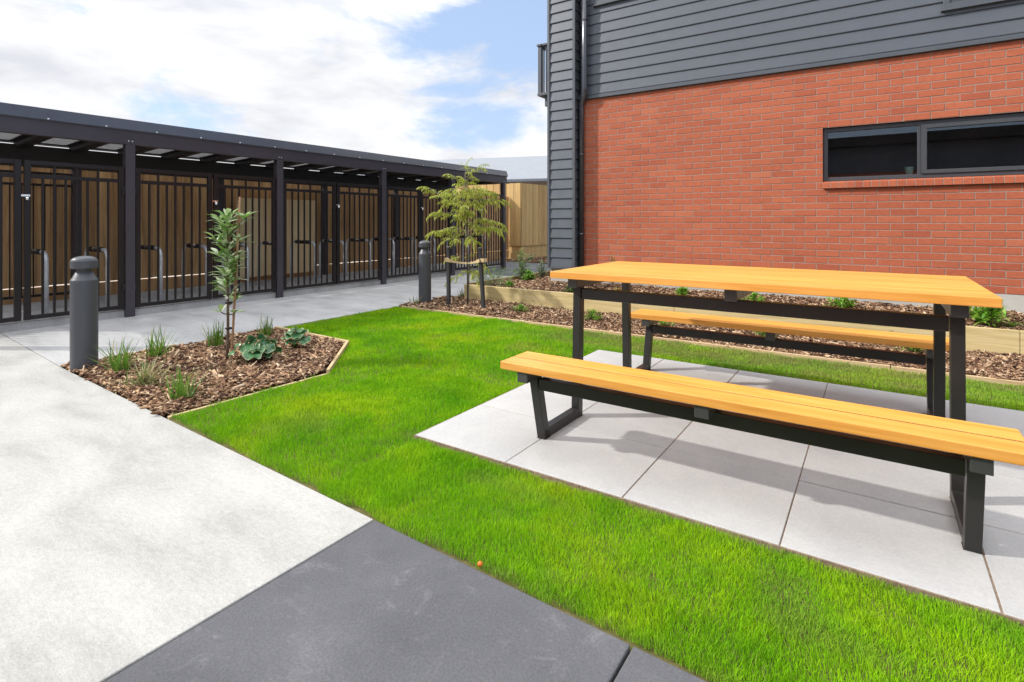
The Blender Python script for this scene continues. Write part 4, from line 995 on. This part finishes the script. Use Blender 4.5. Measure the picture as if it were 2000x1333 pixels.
def wattle():
    t = thing("staked_tree", "young feathery leaved tree tied between two dark stakes", "tree", (-4.83, 6.0, -.02))
    tr = MB(); lf = MB(); rc = lf
    def ax(z): return Vector((.03 * math.sin(z * 2.6), .02 * math.sin(z * 3.1 + 1), z))
    tr.tube([ax(k * .16) for k in range(13)], [.0165 - .0010 * k for k in range(13)], 8)
    random.seed(23)
    R = Vector((.829, .559, 0)); F = Vector((-.559, .829, 0))          # as seen from the path / across it
    spec = [  # height, sideways reach, depth reach, rise
        (1.30, -.52, .05, .34), (1.22, -.38, -.22, .14), (1.12, -.46, .10, .02), (.98, -.28, -.15, .05), (1.36, .42, .1, .12), (1.25, .50, -.05, .02), (1.10, .44, .12, -.06), (1.0, .36, -.18, .0),
        (1.42, -.24, .2, .26), (1.45, .20, -.2, .24), (1.50, .02, .28, .22), (1.30, .0, -.38, .10), (1.60, -.14, -.1, .24), (1.66, .18, .06, .24), (1.15, .1, .4, .02), (1.72, .02, .02, .24), (1.05, .12, -.35, -.02), (1.38, .52, .2, .02),
        (.62, -.20, -.02, .10), (.52, .12, -.10, -.02), (.50, -.24, .04, -.12), (.58, .22, .08, .0), (.45, .10, -.16, .02)]
    for k in range(16): spec.append((random.uniform(1.08, 1.72), random.uniform(-.34, .36), random.uniform(-.3, .3), random.uniform(-.02, .26)))
    for z, r, f, up in spec:
        z += random.uniform(-.07, .07) * (z > .9); up += random.uniform(-.10, .10) * (z > .9)
        p = ax(z); q = p + R * r + F * f + Z * up; mid = (p + q) / 2 + Z * .05
        tr.tube([p, mid, q], [.006, .0045, .0022], 5)
        n = max(5, int(12 * math.hypot(r, f) / .45))
        if z < .9: n = 4
        for k in range(n):
            u = .30 + .70 * (k + .5) / n; c = p * (1 - u) ** 2 + mid * 2 * u * (1 - u) + q * u * u
            d = (q - p).normalized(); az = random.uniform(0, 2 * PI)
            dd = (d * .55 + rdir(az, random.uniform(-.1, .55)) * .8).normalized()
            comb(lf, c, dd, random.uniform(.12, .20), 8, random.uniform(.5, 1.6))
        comb(lf, q, (q - mid).normalized(), .18, 9, 1.0)
    tr.build("trunk", "grey_bark", t); lf.build("crown", "feather_leaf", t)
    tg = MB().lathe([(.02, -.012), (.021, 0), (.02, .012)], 12); o = tg.build("tag", "tag_white", t); o.location = ax(.86)
    tr2 = MB(); tr2.tube([(.035, -.02, 0), (.030, -.015, .5), (.02, -.01, 1.25)], .008, 8); tr2.build("cane", "stake_timber", t)
    for (lab, x, y, tx, ty, h) in (("dark square tree stake left of the feathery tree, upright", -4.98, 5.79, -.005, .0, .83), ("dark square tree stake right of the feathery tree, leaning left", -4.385, 5.825, -.062, -.01, .83)):
        s = thing("tree_stake", lab, "stake", (x, y, -.1), "dark stakes either side of the tree")
        MB().bar((0, 0, 0), (tx, ty, h + .1), .045, .045, (0, 1, 0)).build("shaft", "stake_timber", s, bevel=.004)
        MB().bar((tx, ty, h + .1005), (tx * 1.005, ty * 1.005, h + .106), .043, .043, (0, 1, 0)).build("cut_end", "render_concrete", s)
    w = MB(); a = Vector((-5.01, 5.765, .655)); b = Vector((-4.415, 5.79, .665)); n = 14
    pts = [a.lerp(b, k / n) + Z * (-.05 * math.sin(PI * k / n)) + Vector((.0, .10 * math.sin(PI * k / n) - .03, 0)) for k in range(n + 1)]
    for k in range(n):
        hh = .036 if 1 < k < n - 2 else .05
        w.bar(pts[k], pts[k + 1], .006, hh * (.55 + .45 * abs(k - n / 2) / (n / 2)))
    for c_ in (a, b):
        w.bar(c_ + Vector((.0, .0, 0)), c_ + Vector((.055, .065, 0)), .006, .05); w.bar(c_ + Vector((.0, -.005, 0)), c_ + Vector((.055, -.005, 0)), .006, .05)
    tag(w.build("tree_tie", "tie_webbing"), "tan webbing tie slung between the two dark stakes", "tree tie")
wattle()

def shrub(loc, r, h, n, mat, label, ll=.03, lw=.012, name="shrub", flat=False):
    t = thing(name, label, "shrub", loc, "small shrubs in the mulch beds"); lf = MB(); st = MB()
    n = int(n * 1.8); k = max(8, n // 16)
    for i in range(k):
        az = random.uniform(0, 2 * PI); el = random.uniform(.25, 1.5); e = rdir(az, el); e = Vector((e.x * r, e.y * r, e.z * h)); e *= random.uniform(.75, 1.08)
        st.tube([(0, 0, 0), e * .55 + Z * .15 * h * random.random(), e], [.003, .0022, .001], 4, False)
        for j in range(n // k):
            u = .3 + .7 * (j + random.random()) / (n / k); c = e * u + Z * .15 * h * u * (1 - u) * 2
            d = (e.normalized() * .6 + rdir(random.uniform(0, 6.3), random.uniform(-.3, 1.0))).normalized()
            lf.leaf(c, d, Z, ll * random.uniform(.6, 1.25), lw * random.uniform(.7, 1.2), random.uniform(.1, .9), 3, .2)
    st.build("stems", "bark", t); lf.build("foliage", mat, t)
shrub((-3.87, 5.93, -.01), .15, .11, 240, "shrub_leaf", "low bright green shrub in the front mulch strip, right of the stakes", .035, .007)
shrub((-2.84, 5.96, -.01), .15, .13, 240, "shrub_leaf", "low green shrub in the front mulch strip, by the table's left leg", .045, .008)
shrub((-2.0, 6.0, -.01), .14, .10, 160, "shrub_leaf", "low green shrub seen just under the left end of the far bench", .04, .008)
shrub((-.95, 6.02, -.01), .16, .12, 180, "shrub_leaf", "low green shrub seen under the middle of the far bench", .04, .008)
shrub((.28, 6.05, -.01), .17, .15, 200, "shrub_leaf", "low green shrub below the right end of the far bench", .045, .009)
shrub((-4.62, 6.78, .15), .10, .13, 420, "shrub_leaf", "smaller round bright green shrub at the raised bed's left corner", .026, .013)
shrub((-4.66, 7.40, .19), .14, .20, 700, "shrub_leaf", "rounder leafy bright green shrub in the raised bed left of the table", .032, .016)
shrub((-4.62, 7.75, .20), .15, .36, 320, "grey_leaf", "grey-green bushy shrub at the foot of the clad corner", .035, .010)
shrub((-3.05, 7.05, .20), .07, .50, 90, "bronze_leaf", "thin bronze yellow plant against the bricks behind the table", .06, .014)
shrub((-3.48, 6.62, .18), .14, .12, 160, "dark_feather_leaf", "low dark green shrub behind the table's left leg", .04, .010)
shrub((-2.79, 6.66, .18), .12, .14, 120, "bronze_leaf", "small olive shrub behind the table's rear left leg", .05, .012)
shrub((-2.05, 6.98, .19), .15, .16, 130, "shrub_leaf", "leafy green shrub seen through the table frame, left of centre", .06, .017)
shrub((-1.2, 6.86, .19), .17, .18, 130, "shrub_leaf", "leafy green shrub seen through the table frame, right of centre", .06, .018)
shrub((-.25, 7.0, .19), .22, .20, 130, "shrub_leaf", "leafy green shrub low against the concrete foundation behind the tabletop", .08, .020)
shrub((.86, 6.68, .18), .24, .24, 190, "shrub_leaf", "big leafy green shrub just right of the table by the brick wall", .095, .026)

def feathery(loc, n, r, h, mat, label, L=.2):
    t = thing("feathery_shrub", label, "shrub", loc, "feathery shrubs by the raised bed"); lf = MB(); st = MB()
    for i in range(n):
        az = random.uniform(0, 2 * PI); el = random.uniform(.3, 1.4); e = rdir(az, el); e = Vector((e.x * r, e.y * r, e.z * h)) * random.uniform(.6, 1.05)
        st.tube([(0, 0, 0), e * .6 + Z * .05, e], [.004, .003, .001], 4, False)
        for u in (.45, .65, .85, 1.0):
            frond(lf, e * u, (e.normalized() + rdir(random.uniform(0, 6.3), .2) * .8).normalized(), L * random.uniform(.6, 1.0), .03, 7, random.uniform(.4, 1.3), None, .011)
    st.build("stems", "grey_bark", t); lf.build("foliage", mat, t)
feathery((-4.95, 6.85, .12), 26, .42, .30, "dark_feather_leaf", "sprawling feathery shrub spilling over the sleeper corner behind the stakes", .22)
feathery((-5.08, 7.83, .12), 30, .17, .56, "dark_feather_leaf", "tall upright feathery shrub in front of the far timber fence", .16)
shrub((-7.75, 13.7, 0), .42, .40, 420, "dark_feather_leaf", "dark green shrub at the foot of the receding fence", .07, .02)
shrub((-8.45, 13.6, 0), .18, .22, 130, "grey_leaf", "small grey-green shrub below the fence corner", .05, .015)

tag(MB().lathe([(.0005, -.009)] + [(.009 * math.cos(a), .009 * math.sin(a)) for a in [-1.2 + .3 * k for k in range(9)]] + [(.0005, .009)], 14, (-1.13, 1.478, .009)).build("berry", "berry"), "small orange berry lying on the lawn edge by the dark paving", "berry")
# camera housekeeping
for o in COL.objects:
    if o.type == 'EMPTY': o.empty_display_size = .05
